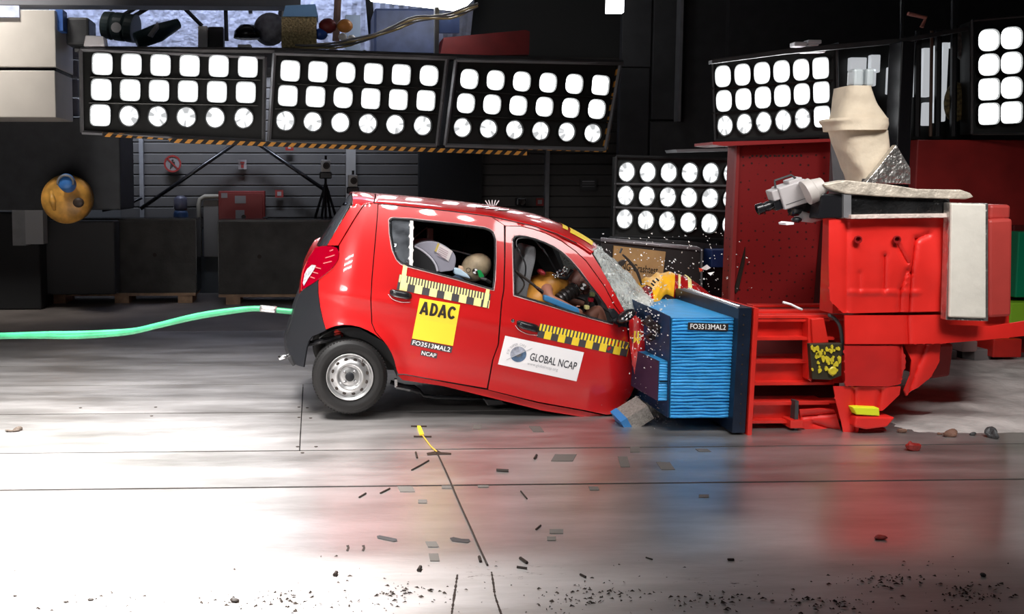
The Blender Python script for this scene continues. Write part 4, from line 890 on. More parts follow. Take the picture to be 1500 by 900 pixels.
# shirt: shell over back and shoulders
sh = MB(); rows = []
shc = [(778, 472, .16), (782, 448, .162), (790, 430, .155), (803, 420, .135), (818, 419, .11), (828, 421, .085)]
for i, (x, y, r) in enumerate(cr(shc, 24)):
    c0 = P(x, y, 6.86); x2, y2, _ = poly_at(shc, min(1, i/24+.03)); x1, y1, _ = poly_at(shc, max(0, i/24-.03))
    t_ = (P(x2, y2, 6.86)-P(x1, y1, 6.86)).normalized(); up = t_.cross(Vector((0, 1, 0))); row = []
    for k in range(24):
        a = 2*math.pi*k/24; rr = r*(1+.05*math.sin(3*a+i*.6)+.04*math.sin(i*1.3+a)); row.append(c0+up*math.cos(a)*rr*.82+Vector((0, 1, 0))*math.sin(a)*rr*1.12)
    rows.append(row)
sh.loft(rows, True).build('shirt', mat('shirt_orange', (.62, .27, .04), .45, var=.25, vscale=8), dr, smooth=True)
MB().ell(P(793, 399, 6.76), (.035, .06, .02), Matrix.Rotation(.6, 3, 'Y')).build('shirt_collar_tag', mat('tag_red', (.3, .02, .03), .5), dr, smooth=True)
nk = MB(); a = P(818, 440, 6.70); b_ = P(842, 424, 6.74); d = (b_-a)
prof = []
for k in range(5):
    h = k/5; prof += [(.034+.003*k, h*.16), (.048+.002*k, h*.16+.006), (.048+.002*k, h*.16+.018), (.034+.003*k, h*.16+.024)]
MB().lathe(a, d, [(0, 0)]+prof+[(.055, .15), (.055, .16), (0, .16)], 24).build('neck', mat('neck_rubber', (.05, .045, .045), .3, .5), dr, smooth=True, angle=35)
MB().lathe(b_, d, [(.0, .0), (.05, .0), (.052, .012), (0, .014)], 24).build('neck_plate', chrome, dr)
hd = MB(); hc = P(853, 408, 6.82); Rh = Matrix.Rotation(math.radians(62), 3, 'Y')
hd.ell(hc, (.095, .078, .122), Rh, 24, 18)
for k, (dx, dz, ry) in enumerate([(.10, -.02, .018)]): hd.ell(hc+Rh @ Vector((dx, 0, dz)), (.025, .014, .03), Rh, 10, 8)
hd.ell(hc+Rh @ Vector((.07, 0, -.095)), (.04, .045, .035), Rh, 12, 8)
for s in (-1, 1):
    hd.ell(hc+Rh @ Vector((-.01, s*.078, -.015)), (.02, .01, .032), Rh, 10, 8)
    hd.ell(hc+Rh @ Vector((.083, s*.032, .01)), (.015, .018, .01), Rh, 8, 6)
hd.ell(hc+Rh @ Vector((.096, 0, -.06)), (.01, .025, .006), Rh, 8, 6)
head = hd.build('head', mat('dummy_head_brown', (.20, .085, .065), .45), dr, smooth=True)
def target(px, py, Y, r, parent, m1=ink, m2=whitev, norm=(0, -1, 0)):
    c = P(px, py, Y); MB().lathe(c, norm, [(r, 0), (r, .003), (0, .003)], 20).build('target_disc', m1, parent)
    m_ = MB()
    for k in (0, 2): m_.add([c+Vector(norm)*.0045]+[c+Vector(norm)*.0045+Vector((math.cos(a), 0, math.sin(a)))*r*.85 for a in [math.pi/2*k+i*math.pi/12+.3 for i in range(7)]], [(0, i, i+1) for i in range(1, 7)])
    m_.build('target_quadrant', m2, parent)
target(854, 420, 6.72, .028, dr)
bd = MB()
for k in range(14):
    px = 812+k*1.5+random.uniform(-2, 2); bd.ell(P(px, 404-k*.8+random.uniform(-4, 4), 6.72), (.011,)*3, None, 8, 6)
bd.build('sensor_beads', chrome, dr, smooth=True, kind='stuff')
MB().tube([P(812, 404, 6.74), P(830, 408, 6.72), P(838, 396, 6.74)], .016, 8).build('sensor_arm', blackg, dr, smooth=True)
for x, y, m_ in ((861, 451, yelp), (867, 440, mat('joint_red', (.5, .01, .03), .4)), (869, 432, mat('joint_olive', (.2, .22, .08), .5))):
    MB().pbox(x-3, y-3, x+3, y+3, 6.6, 6.65).build('joint_marker', m_, dr, bevel=.006)
MB().tube([P(856, 456, 6.66), P(862, 447, 6.66), P(869, 430, 6.66)], .012, 8).build('steering_stalk', ink, car, smooth=True)
sw = [P(866+10*math.cos(a), 462+26*math.sin(a), 6.86+.17*math.cos(a)) for a in [i*math.pi/14 for i in range(29)]]
MB().tube(sw, .013, 8).build('steering_wheel', ink, car, smooth=True)
# child seat and child dummy
cs = thing('child_seat', 'grey and black child seat with a paper sticker behind the rear door window', 'child seat', P(625, 430, 6.8))
sc_ = cr([(606, 361), (613, 357), (620, 354.5), (631, 353.5), (641, 355), (650, 359), (659, 365), (665, 371), (668, 379), (667, 388), (664, 396), (653, 398), (642.5, 398.5), (640, 388), (630, 375), (618, 366)], 40)
MB().prism(sc_, 6.66, 7.05).build('grey_shell', mat('shell_grey', (.32, .31, .37), .6), cs, bevel=.02)
MB().prism([(604, 362), (611, 363), (618, 367), (629.5, 376.5), (638, 388), (641, 398), (652, 430), (604, 425)], 6.64, 7.08).build('black_shell', mat('shell_black', (.02, .02, .022), .5), cs, bevel=.01)
MB().tube([P(*p, 6.64) for p in cr([(607, 361.5), (618, 367), (630, 377), (638, 388), (641, 398)], 16)], .008).build('piping', mat('piping_pale', (.6, .58, .65), .5), cs, smooth=True)
MB().prism([(641.5, 356), (663, 368), (657, 383), (637, 368)], 6.652, 6.66).build('paper_label', mat('paper', (.72, .66, .66), .6), cs)
MB().prism([(641.5, 356), (644, 357.5), (639, 369.5), (636.5, 368)], 6.648, 6.652).build('label_edge', mat('label_gold', (.6, .45, .12), .5), cs)
lm = MB()
for k in range(5): lm.prism([(645+k*0-1-k*.9, 362+k*2.6), (657-k*.9, 369+k*2.6), (656.8-k*.9, 369.8+k*2.6), (643.8-k*.9, 362.8+k*2.6)], 6.649, 6.652)
lm.build('printed_line', mat('label_print', (.45, .3, .35), .6), cs, kind='stuff')
cd_ = thing('child_dummy', 'small child crash test dummy with a beige head lying in the rear door window', 'dummy', P(680, 430, 6.78))
bs_ = mat('beige_head', (.40, .31, .20), .6, var=.35, vscale=14)
hd = MB(); hc = P(697, 391.5, 6.78); Rh = Matrix.Rotation(math.radians(-35), 3, 'Y')
hd.ell(hc, (.122, .095, .098), Rh, 24, 18); hd.ell(hc+Vector((-.075, 0, -.03)), (.055, .07, .05), Rh, 14, 10); hd.ell(hc+Vector((-.02, -.098, -.02)), (.02, .012, .028), None, 10, 8)
hd.ell(hc+Vector((-.11, -.0, -.01)), (.016, .014, .014), None, 8, 6)
for i, v_ in enumerate(hd.v): hd.v[i] = v_+(v_-hc)*noise.noise(v_*9)*.08
h_ = hd.build('head', bs_, cd_, smooth=True)
V = [P(672, 452, 6.8), P(670, 432, 6.8), P(670, 415, 6.8), P(676, 404, 6.8), P(664, 416, 6.68), P(660, 432, 6.66), P(676, 442, 6.64), P(664, 416, 6.92), P(662, 436, 6.93), P(690, 458, 6.74), P(712, 462, 6.73), P(690, 458, 6.88), P(712, 462, 6.87)]
skinfig(V, [(0, 1), (1, 2), (2, 3), (2, 4), (4, 5), (5, 6), (2, 7), (7, 8), (0, 9), (9, 10), (0, 11), (11, 12)], [.07, .075, .07, .03, .035, .03, .024, .035, .028, .045, .035, .045, .035], 'body', mat('child_clothes', (.35, .5, .72), .7), cd_)
MB().prism([(664, 392), (674, 394), (685, 402), (690, 409), (676, 405), (666, 402)], 6.66, 6.75).build('collar', mat('collar_pale', (.55, .72, .85), .6), cd_, bevel=.01)
MB().prism([(672, 389), (679, 391), (680, 399), (672, 396)], 6.68, 6.72).build('neck_band', mat('neck_skin', (.7, .45, .3), .6), cd_, bevel=.01)
target(696, 397.5, 6.665, .022, cd_); MB().lathe(P(686, 396, 6.68), (0, -1, 0), [(.014, 0), (.018, 0), (.018, .003), (.014, .003), (.014, 0)], 16).build('ring_mark', ink, cd_)
MB().prism([(699, 396), (704, 396), (709, 404), (708, 409), (702, 406)], 6.655, 6.67).build('green_tape', mat('tape_green', (.01, .33, .08), .4), cd_)
MB().tube([P(705, 408, 6.62), P(712, 410, 6.6), P(718, 414, 6.62)], .012).build('strap', greyd, cd_)
# ---------------------------------------------------------------- deformable barrier
bar = thing('deformable_barrier', 'blue layered honeycomb crash block with a black number label', 'barrier', (P(1030, 600, 6.1).x, 6.1, P(1030, 612, 6.1).z))
YB0, YB1 = 6.06, 7.08
a = P(985, 460, YB0); b_ = P(1086, 460, YB0); c = P(1078, 612, YB0); d = P(982, 612, YB0)
zt = P(1030, 466, YB0).z; zb = c.z
def blockcell(x0t, x0b, x1t, x1b, z1, z0, n, amp, y0, y1, name, m, shear=0.0):
    mb_ = MB(); rr = random.Random(5); NX = 16
    for s_, yy in ((0, y0), ):
        rows = []
        for i in range(n+1):
            for e in (0, 1, 2) if i < n else (0,):
                t = (i+(0, .42, .8)[e])/n; z = lerp(z1, z0, t); xl = lerp(x0t, x0b, t); xr = lerp(x1t, x1b, t)
                row = []
                for k in range(NX+1):
                    x = lerp(xl, xr, k/NX); zz = z+.004*noise.noise(Vector((x*9, i*.7, 1)))*1.4
                    dep = (0 if e else amp*(.5+1.6*abs(noise.noise(Vector((x*5, i*1.9, 4))))))
                    row.append(Vector((x, y0+dep, zz)))
                rows.append(row)
        mb_.loft(rows)
    # sides, top, bottom, back
    A, B, C_, D = Vector((x0t, y0, z1)), Vector((x1t, y0, z1)), Vector((x1b, y0, z0)), Vector((x0b, y0, z0))
    k = len(mb_.v); q = [A, B, C_, D]; q2 = [v+Vector((shear, y1-y0, 0)) for v in q]
    mb_.add(q+q2, [(0, 4, 5, 1), (1, 5, 6, 2), (2, 6, 7, 3), (3, 7, 4, 0), (4, 7, 6, 5)])
    return mb_.build(name, m, bar, smooth=True, angle=25)
blockcell(a.x, d.x, b_.x, c.x, zt, zb, 31, .016, YB0, YB1, 'honeycomb_block', bluef)
# curled face sheet on the struck side, its shade put into the blue
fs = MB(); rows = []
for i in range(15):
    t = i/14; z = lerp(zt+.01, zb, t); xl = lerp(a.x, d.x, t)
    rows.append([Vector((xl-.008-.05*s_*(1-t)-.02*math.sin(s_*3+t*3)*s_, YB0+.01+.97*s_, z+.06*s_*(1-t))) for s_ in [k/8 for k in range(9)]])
fs.loft(rows).build('face_sheet', blueshade, bar, smooth=True, solid=.006)
# lower bumper element
x0 = P(965, 560, 6.1).x; z1 = P(965, 529, 6.1).z; z0 = P(965, 587, 6.1).z
blockcell(x0, x0-.004, d.x-.004, d.x-.004, z1, z0, 14, .006, YB0+.03, YB0+.85, 'bumper_element', bluef, -.03)
m_ = MB(); 
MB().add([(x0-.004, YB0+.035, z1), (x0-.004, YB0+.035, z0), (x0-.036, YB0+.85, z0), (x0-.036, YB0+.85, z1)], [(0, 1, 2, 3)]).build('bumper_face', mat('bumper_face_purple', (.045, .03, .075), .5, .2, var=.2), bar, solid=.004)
MB().bb((x0-.0, YB0+.02, (z0+z1)/2-.003), (d.x, YB0+.036, (z0+z1)/2+.003)).build('joint_line', navy, bar)
# label
q = quadmap((1008, 472.5), (1067, 474.5), (1066.5, 485.5), (1007.5, 483.5))
SB = lambda x, y, o=0: P(x, y, YB0-.004-o)
put_rect(MB(), q, (0, 0, 1, 1), SB, .002, 2, 1).build('number_label', ink, bar, solid=.001)
put_text(MB(), 'FO3513MAL2', q, (.06, .16, .94, .84), SB, .005, .012).build('lettering', whitei, bar)
# backing plate
bp = thing('barrier_backing_plate', 'dark blue steel backing plate with a bolted grey top strip behind the blue block', 'plate', P(1098, 646, 5.98))
A = P(1105, 451, 5.98); Bq = P(1099, 645, 5.98); Cf = P(1012, 431, 7.1)
pt = Vector((Cf.x-A.x, Cf.y-A.y, 0))
# plate: vertical slab from near edge to far edge, thickness in x
zt2, zb2 = A.z, .015
off = Vector((-.12, 0, 0))
n_ = MB(); 
base = [A+Vector((-.12, 0, 0)), A+Vector((-.012, 0, 0))]; f0 = Vector((Cf.x+.05, 7.12, 0)); 
vs = []
for (x, y) in ((A.x-.098, 5.99), (A.x-.01, 5.99), (A.x-.01, 7.12), (A.x-.08, 7.12)):
    vs += [Vector((x-.02, y, zb2)), Vector((x, y, zt2))]
n_.add(vs, [(0, 1, 3, 2), (2, 3, 5, 4), (4, 5, 7, 6), (6, 7, 1, 0), (1, 7, 5, 3), (0, 2, 4, 6)])
n_.build('plate', navy, bp, bevel=.003)
for i in range(12):
    z = lerp(zt2-.05, .08, i/11)
    MB().lathe((A.x-.065, 5.99, z), (0, -1, 0), [(.006, 0), (.006, .004), (0, .004)], 8).build('plate_bolt', ink, bp)
# top strip: leaning angle iron from near to far
s0 = P(1083, 463, 6.05); s1 = P(1008, 434, 7.08); up0 = Vector((0, 0, .055)); 
ts = MB().add([s0, s0+up0, s1+up0, s1]+[v+Vector((.012, 0, 0)) for v in (s0, s0+up0, s1+up0, s1)], [(0, 1, 2, 3), (7, 6, 5, 4), (0, 4, 5, 1), (1, 5, 6, 2), (2, 6, 7, 3), (3, 7, 4, 0)]).build('angle_strip', mat('strip_grey', (.09, .07, .085), .4, .5), bp)
MB().tube([s0+up0+Vector((.0, 0, .004)), s1+up0+Vector((0, 0, .004))], .010, 4).build('strip_edge', chrome, bp)
MB().tube([A+Vector((-.11, 0.01, .0)), Vector((A.x-.02, 7.1, zt2))], .008, 4).build('plate_edge', grey, bp)
for i in range(5):
    t = (i+.5)/5; p = s0.lerp(s1, t)+up0*.55; MB().lathe(p, (-1, -.2, .1), [(.014, 0), (.014, .008), (.008, .011), (0, .011)], 8).build('strip_bolt', chrome, bp)
# tumbling honeycomb piece
hp = thing('honeycomb_piece', 'loose grey honeycomb piece with a blue face tumbling under the barrier', 'debris', P(920, 612, 6.3))
R = Matrix.Rotation(math.radians(-32), 3, 'Y') @ Matrix.Rotation(math.radians(12), 3, 'X')
cc = P(930, 606, 6.3)
MB().box(cc, (.17, .17, .115), R).build('core', mat('honeycomb_grey', (.36, .33, .30), .6, .2, var=.35, vscale=60, bump=.8, bscale=160), hp)
MB().box(cc+R @ Vector((-.105, 0, 0)), (.05, .175, .12), R).build('blue_face', mat('face_blue', (.03, .2, .5), .5), hp)
MB().box(P(960, 594, 6.7), (.12, .15, .09)).build('crushed_core', MATS['honeycomb_grey'], bar)
# ---------------------------------------------------------------- red trolley frame
fr = thing('steel_ladder_frame', 'bright red welded steel ladder frame right of the dark backing plate', 'frame', (P(1160, 640, 6.1).x, 6.1, 0))
MB().prism([(1105, 451), (1112, 452), (1101, 645), (1094.5, 645)], 5.985, 7.1).build('end_flange', redst, fr, bevel=.003)
for y0, y1, yn, kind in [(447, 451, 6.6, 0), (455, 460, 6.35, 0), (462, 467, 6.15, 0), (470, 496, 6.2, 1), (522, 528, 6.3, 0), (531, 562, 6.2, 1), (588, 592, 6.15, 0), (592, 618, 6.2, 1)]:
    MB().pbox(1103, y0, 1236 if y0 < 600 else 1160, y1, yn, yn+.10).build('cross_beam', redst, fr, bevel=.004)
    if kind:
        MB().pbox(1103, y0-2, 1215, y0+1.5, yn-.05, yn+.15).build('beam_flange', redst, fr); MB().pbox(1102, y1-1.5, 1222 if y0 < 580 else 1165, y1+2.5, yn-.07, yn+.15).build('beam_flange', redst, fr)
MB().pbox(1104, 452, 1230, 640, 6.75, 6.8).build('gap_shade_plate', mat('frame_shadow_red', (.12, .01, .01), .7), fr)  # dark red sheet paints the shade in the gaps between beams
MB().prism([(1184, 466), (1190, 468), (1189, 560), (1184, 556)], 6.12, 6.2).build('upright', redst, fr, bevel=.003)
MB().prism([(1189, 468), (1207, 466), (1214, 502), (1191, 504)], 6.1, 6.16).build('gusset', redst, fr, bevel=.004)
MB().tube([P(*p, 6.08) for p in cr([(1214, 462), (1222, 466), (1230, 478), (1233, 495), (1234, 520)], 12)], .012).build('cable', greyd, fr, smooth=True)
MB().tube([P(*p, 6.05) for p in [(1147, 443), (1158, 446), (1168, 451), (1175, 454)]], .008).build('cable', whitev, fr, smooth=True)
MB().pbox(1164, 588, 1169, 648, 6.1, 6.16).build('post', greyd, fr); MB().pbox(1158, 616, 1176, 628, 6.08, 6.2).build('foot', redst, fr, bevel=.004)
# yellow-black decorated panel
yp = thing('yellow_black_panel', 'yellow and black mottled cloth hanging on the red frame', 'panel', P(1210, 556, 6.05))
o = MB().prism([(1186, 504), (1234, 503), (1233, 551), (1217, 557), (1190, 556)], 6.05, 6.09).build('sheet', mat('mottled_black', (.03, .025, .012), .5), yp, bevel=.006)
rr = random.Random(3); m_ = MB()
for k in range(46):
    x, y = rr.uniform(1189, 1231), rr.uniform(507, 553); s_ = rr.uniform(1.4, 4.2); n = 7
    ph = rr.uniform(0, 6); pts = [(x+s_*math.cos(ph+i*2*math.pi/n)*rr.uniform(.4, 1), y+1.5*s_*math.sin(ph+i*2*math.pi/n)*rr.uniform(.4, 1)) for i in range(n)]
    if all(1187 < a_[0] < 1233 and 505 < a_[1] < 554 for a_ in pts): m_.prism(pts, 6.042, 6.05)
disc_ = MB().lathe(P(1220, 544, 6.035), (0, -1, 0), [(0, .004), (.022, .006), (.03, 0), (.024, -.004)], 20).build('yellow_roundel', mat('dull_yellow', (.62, .5, .03), .4), yp)
m_.build('yellow_patches', MATS['dull_yellow'], yp, kind='stuff')
# ---------------------------------------------------------------- big red impact block
rb = thing('red_impact_block', 'huge bright red sheet-covered impact block on the right', 'crash block', (P(1300, 600, 6.0).x, 6.4, 0))
def sheet(poly, y0, amp, name, m, step_=7, step=3.2, parent=rb, yb=None, folds=()):
    def sf(x, y, o=0):
        dep = y0-amp*noise.noise(Vector((x*.018, y*.012, y0)))-o
        for (fx, fy0, fx2, fy2, wd, k) in folds:
            L2 = (fx2-fx)**2+(fy2-fy0)**2; t = max(0, min(1, ((x-fx)*(fx2-fx)+(y-fy0)*(fy2-fy0))/L2)); dd = math.hypot(x-fx-t*(fx2-fx), y-fy0-t*(fy2-fy0))
            dep += k*math.exp(-(dd/max(wd, 3.2))**2)*.5
        return P(x, y, dep)
    mb_ = region(MB(), poly, [], step, sf); o = mb_.build(name, m, parent, smooth=True, solid=.01); return o
MB().pbox(1222, 320, 1390, 459, 6.08, 6.24).build('upper_core', redst, rb); MB().pbox(1345, 322, 1390, 459, 6.24, 7.0).build('inner_core', redst, rb)
def hexa(fr_, Yf, bk, Yb):
    vs = [P(x, y, Y) for (x0_, y0_, x1_, y1_), Y in ((fr_, Yf), (bk, Yb)) for x, y in ((x0_, y0_), (x1_, y0_), (x1_, y1_), (x0_, y1_))]
    return MB().add(vs, [(0, 1, 2, 3), (7, 6, 5, 4), (0, 4, 5, 1), (1, 5, 6, 2), (2, 6, 7, 3), (3, 7, 4, 0)])
hexa((1250, 326, 1478, 496), 6.26, (1246, 318, 1468, 450), 7.7).build('block_body', redst, rb)
hexa((1252, 505, 1292, 600), 6.3, (1250, 465, 1290, 568), 7.7).build('block_foot', redst, rb)
sheet([(1213, 322), (1240, 321), (1390, 319), (1389, 390), (1387, 456), (1330, 457), (1234, 459), (1215, 440), (1213, 380)], 6.02, .03, 'upper_cover', redsh,
      folds=[(1240, 325, 1239, 455, 4, .03), (1328, 395, 1318, 425, 2.5, .05), (1318, 425, 1317, 456, 2, .05), (1340, 350, 1334, 400, 2.5, .07), (1334, 400, 1330, 470, 2, .06), (1295, 375, 1294, 425, 3, .05), (1342, 350, 1358, 343, 4, .05), (1258, 400, 1258, 425, 3, .03), (1312, 356, 1328, 385, 3, .04), (1245, 428, 1345, 428, 2.5, -.02)])
for px, py in ((1256, 351), (1313, 351)):
    MB().lathe(P(px, py, 5.99), (0, -1, 0), [(.026, 0), (.026, .012), (.018, .012), (.016, -.01), (0, -.01)], 20).build('eyelet', mat('eyelet_red', (.25, .005, .005), .5), rb)
MB().pbox(1240, 462, 1387, 505, 6.16, 6.3).build('middle_core', redst, rb); MB().pbox(1240, 505, 1320, 562, 6.16, 6.3).build('lower_core', redst, rb)
sheet([(1236, 462), (1330, 462), (1388, 461), (1386, 476), (1450, 478), (1500, 470), (1500, 492), (1440, 498), (1380, 503), (1330, 504), (1237, 504)], 6.03, .02, 'middle_cover', redsh, folds=[(1328, 462, 1330, 504, 2.5, .05)])
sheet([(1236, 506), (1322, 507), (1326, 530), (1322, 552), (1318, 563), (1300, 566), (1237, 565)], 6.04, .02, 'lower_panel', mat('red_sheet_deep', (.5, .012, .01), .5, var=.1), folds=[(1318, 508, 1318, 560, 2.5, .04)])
sheet([(1324, 505), (1376, 504), (1374, 530), (1362, 552), (1345, 566), (1326, 580), (1323, 572), (1332, 550), (1334, 528)], 6.1, .05, 'side_drape', redsh, folds=[(1355, 506, 1330, 575, 4, .05)])
sheet([(1220, 566), (1237, 566), (1318, 566), (1316, 578), (1304, 590), (1292, 602), (1262, 607), (1255, 645), (1248, 643), (1236, 641), (1232, 620), (1224, 590)], 6.06, .05, 'bottom_drape', redsh, folds=[(1250, 570, 1252, 640, 3, .05), (1290, 570, 1285, 600, 4, .04)])
sheet([(1170, 600), (1200, 598), (1222, 600), (1230, 625), (1238, 640), (1200, 636), (1172, 626)], 6.12, .05, 'crumpled_skirt', redsh, folds=[(1175, 610, 1225, 605, 3, .06), (1190, 620, 1230, 632, 3, .05)])
MB().prism([(1254, 611), (1312, 612), (1300, 626), (1270, 630), (1252, 626)], 5.98, 6.5).build('red_tray', redsh, rb, bevel=.012)
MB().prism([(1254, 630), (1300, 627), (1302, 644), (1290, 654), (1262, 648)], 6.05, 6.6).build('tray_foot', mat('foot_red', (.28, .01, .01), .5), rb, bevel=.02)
MB().prism([(1249, 597), (1288, 598), (1289, 610), (1255, 608)], 5.99, 6.06).build('yellow_pad', mat('neon_yellow', (.75, .82, .02), .5), rb, bevel=.006)
MB().pbox(1400, 499, 1490, 534, 8.6, 8.9).build('dark_underframe', mat('underframe_brown', (.08, .045, .045), .7, var=.4), rb)
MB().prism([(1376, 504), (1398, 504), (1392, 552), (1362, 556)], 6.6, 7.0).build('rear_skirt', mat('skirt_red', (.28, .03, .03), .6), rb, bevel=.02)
MB().pbox(1455, 497, 1497, 524, 8.35, 8.6).build('red_end', redst, rb, bevel=.01)
for x0_, y0_, x1_, y1_ in [(1392, 514, 1402, 534), (1410, 500, 1432, 516), (1428, 512, 1452, 530), (1400, 528, 1420, 545), (1436, 528, 1462, 545)]:
    MB().pbox(x0_, y0_, x1_, min(y1_, 538), 8.42, 8.6).build('torn_piece', [mat('torn_pink', (.4, .25, .24), .6), greyd, mat('torn_grey', (.25, .23, .23), .7), MATS['torn_grey'], MATS['torn_grey']][int(x0_) % 5], rb, bevel=.01)
# white upright panel
wp_ = thing('white_padded_panel', 'tall cream white panel with a grey metal rim on the red block', 'panel', P(1418, 470, 5.95))
MB().prism([(1391, 297), (1448, 298), (1448, 471), (1386, 469)], 5.93, 5.99).build('metal_rim', foil, wp_, bevel=.006)
MB().prism([(1394, 298), (1445, 299), (1445, 467), (1391, 465)], 5.905, 5.93).build('cream_face', creamp, wp_, bevel=.01)
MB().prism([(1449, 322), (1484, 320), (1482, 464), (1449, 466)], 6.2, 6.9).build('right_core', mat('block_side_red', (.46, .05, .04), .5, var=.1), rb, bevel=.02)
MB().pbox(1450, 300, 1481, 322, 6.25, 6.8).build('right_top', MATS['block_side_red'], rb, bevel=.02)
# things at the right edge
MB().pbox(1481, 330, 1560, 470, 8.8, 8.895).build('red_post_right', maroon, label='dark red steel box at the right picture edge', cat='box', bevel=.01)
MB().pbox(1480, 444, 1540, 478, 8.5, 8.8).build('lime_pad', mat('lime', (.3, .62, .03), .6), label='lime green pad at the right picture edge', cat='pad', bevel=.01)
MB().pbox(1490, 340, 1530, 436, 8.6, 8.8).build('green_box', mat('deep_green', (.0, .28, .13), .5), label='deep green box above the lime pad at the right edge', cat='box', bevel=.01)
# dark red walls
pm = bpy.data.materials.new('perforated_red'); pm.use_nodes = True; nt = pm.node_tree; b = nt.nodes['Principled BSDF']; b.inputs['Roughness'].default_value = .5
tc = nt.nodes.new('ShaderNodeTexCoord'); vo = nt.nodes.new('ShaderNodeTexVoronoi'); vo.inputs['Scale'].default_value = 13; vo.inputs['Randomness'].default_value = .35; nt.links.new(tc.outputs['Object'], vo.inputs['Vector'])
mr = nt.nodes.new('ShaderNodeMapRange'); mr.inputs[1].default_value = .10; mr.inputs[2].default_value = .16; nt.links.new(vo.outputs['Distance'], mr.inputs[0])
mx = nt.nodes.new('ShaderNodeMix'); mx.data_type = 'RGBA'; mx.inputs[6].default_value = (.04, .004, .004, 1); mx.inputs[7].default_value = (.27, .008, .009, 1); nt.links.new(mr.outputs[0], mx.inputs[0]); nt.links.new(mx.outputs[2], b.inputs['Base Color'])
pw = thing('red_steel_wall', 'dark red perforated steel wall right of the low lamp bank', 'wall', (P(1150, 400, 8.4).x, 8.4, 0))
MB().prism([(1080, 207), (1232, 205), (1232, 640), (1062, 640)], 8.4, 8.6).build('wall_plate', pm, pw, bevel=.01)
MB().prism([(1080, 207), (1084, 207), (1068, 640), (1060, 640)], 8.36, 8.4).build('edge_rib', mat('rib_red', (.33, .03, .03), .5), pw)
MB().prism([(1092, 362), (1091, 385), (1082, 425), (1078, 430), (1076, 425), (1086, 385)], 8.385, 8.4).build('slot', ink, pw)
MB().prism([(1212, 300), (1234, 300), (1234, 470), (1196, 470)], 8.3, 8.38).build('dark_side', mat('side_brown', (.06, .005, .005), .7), pw)
hl = MB()
for k in range(12): hl.lathe(P(1102+k*6.5, 228.5, 8.4), (0, -1, 0), [(.01, 0), (.01, .004), (0, .004)], 8)
hl.build('bolt_row', ink, pw, kind='stuff')
MB().prism([(1044, 208), (1232, 203), (1232, 207), (1060, 214), (1044, 212)], 8.2, 8.6).build('red_ledge', mat('ledge_red', (.4, .03, .03), .4), pw)
MB().prism([(990, 219), (1078, 217), (1078, 221), (992, 223)], 9.5, 9.8).build('ledge_bar', grey, label='thin grey bar above the low lamp bank', cat='bar')
rw = MB().pbox(1336, 205, 1620, 560, 8.9, 9.1)
rw.build('red_wall_right', mat('scratched_red', (.34, .02, .018), .5, var=.3, vscale=3), label='scratched dark red steel wall behind the cream panel', cat='wall', bevel=.01)
# black column between + white box items
MB().pbox(1316, 60, 1336, 300, 8.6, 8.8).build('black_column', blackg, label='slim black column behind the cream wrapped post', cat='column', bevel=.01)
MB().pbox(1233, 205, 1240, 320, 8.0, 8.2).build('grey_column', grey, label='narrow grey column edge left of the cream wrapped post', cat='column')
# dark bank frame region between, upper right clutter
ub = thing('upper_gantry', 'dark gantry with pale windows behind the cream wrapped post', 'gantry', P(1320, 200, 9.2))
MB().pbox(1226, 62, 1426, 204, 9.3, 9.6).build('dark_back', bankm, ub)
whitegl = mat('pale_window', (.62, .64, .66), .3, emit=(.9, .95, 1), estr=.45)
for x0_, y0_, x1_, y1_ in [(1246, 84, 1270, 104), (1250, 100, 1262, 128), (1276, 80, 1290, 106), (1276, 100, 1284, 126), (1326, 76, 1344, 142), (1352, 70, 1364, 142), (1369, 66, 1376, 180), (1379, 62, 1388, 178), (1354, 150, 1366, 184), (1336, 62, 1344, 72), (1390, 62, 1400, 70), (1302, 98, 1308, 138)]:
    MB().pbox(x0_, y0_, x1_, y1_, 9.22, 9.28).build('window_pane', whitegl, ub, bevel=.01)
for x, r_ in ((1322, .02), (1345, .03), (1375, .03), (1365, .015), (1398, .03)):
    MB().tube([P(x, 0 if x in (1322, 1398) else 45, 9.05), P(x-2, 200, 9.05)], r_, 6).build('upright', blackg if r_ > .015 else mat('dull_brown', (.15, .09, .06), .6), ub)
MB().tube([P(1330, 20, 9.0), P(1356, 26, 9.0), P(1350, 40, 9.0)], .02).build('pinkish_rod', mat('rod_pink', (.5, .2, .16), .5), ub)
MB().ell(P(1400, 150, 9.1), (.12, .05, .2)).build('foliage_like_wrap', mat('mottled_olive', (.16, .13, .05), .7, var=.8, vscale=30, bump=1, bscale=30), ub, smooth=True)
MB().ell(P(1412, 62, 9.1), (.10, .05, .18)).build('grey_wrap', mat('mottled_grey', (.12, .12, .11), .7, var=.6, vscale=30, bump=1, bscale=30), ub, smooth=True)
MB().prism([(1043, 88), (1150, 72), (1320, 56), (1500, 24), (1500, 30), (1320, 63), (1150, 79), (1043, 93)], 8.9, 8.98).build('top_rail', greyd, ub)
for x0_, y0_, x1_, y1_ in [(1164, 61, 1182, 68), (1184, 58, 1204, 64), (1178, 70, 1210, 77), (1186, 64, 1200, 67)]:
    MB().pbox(x0_, y0_, x1_, y1_, 9.1, 9.2).build('white_fitting', whitev, ub, bevel=.01)
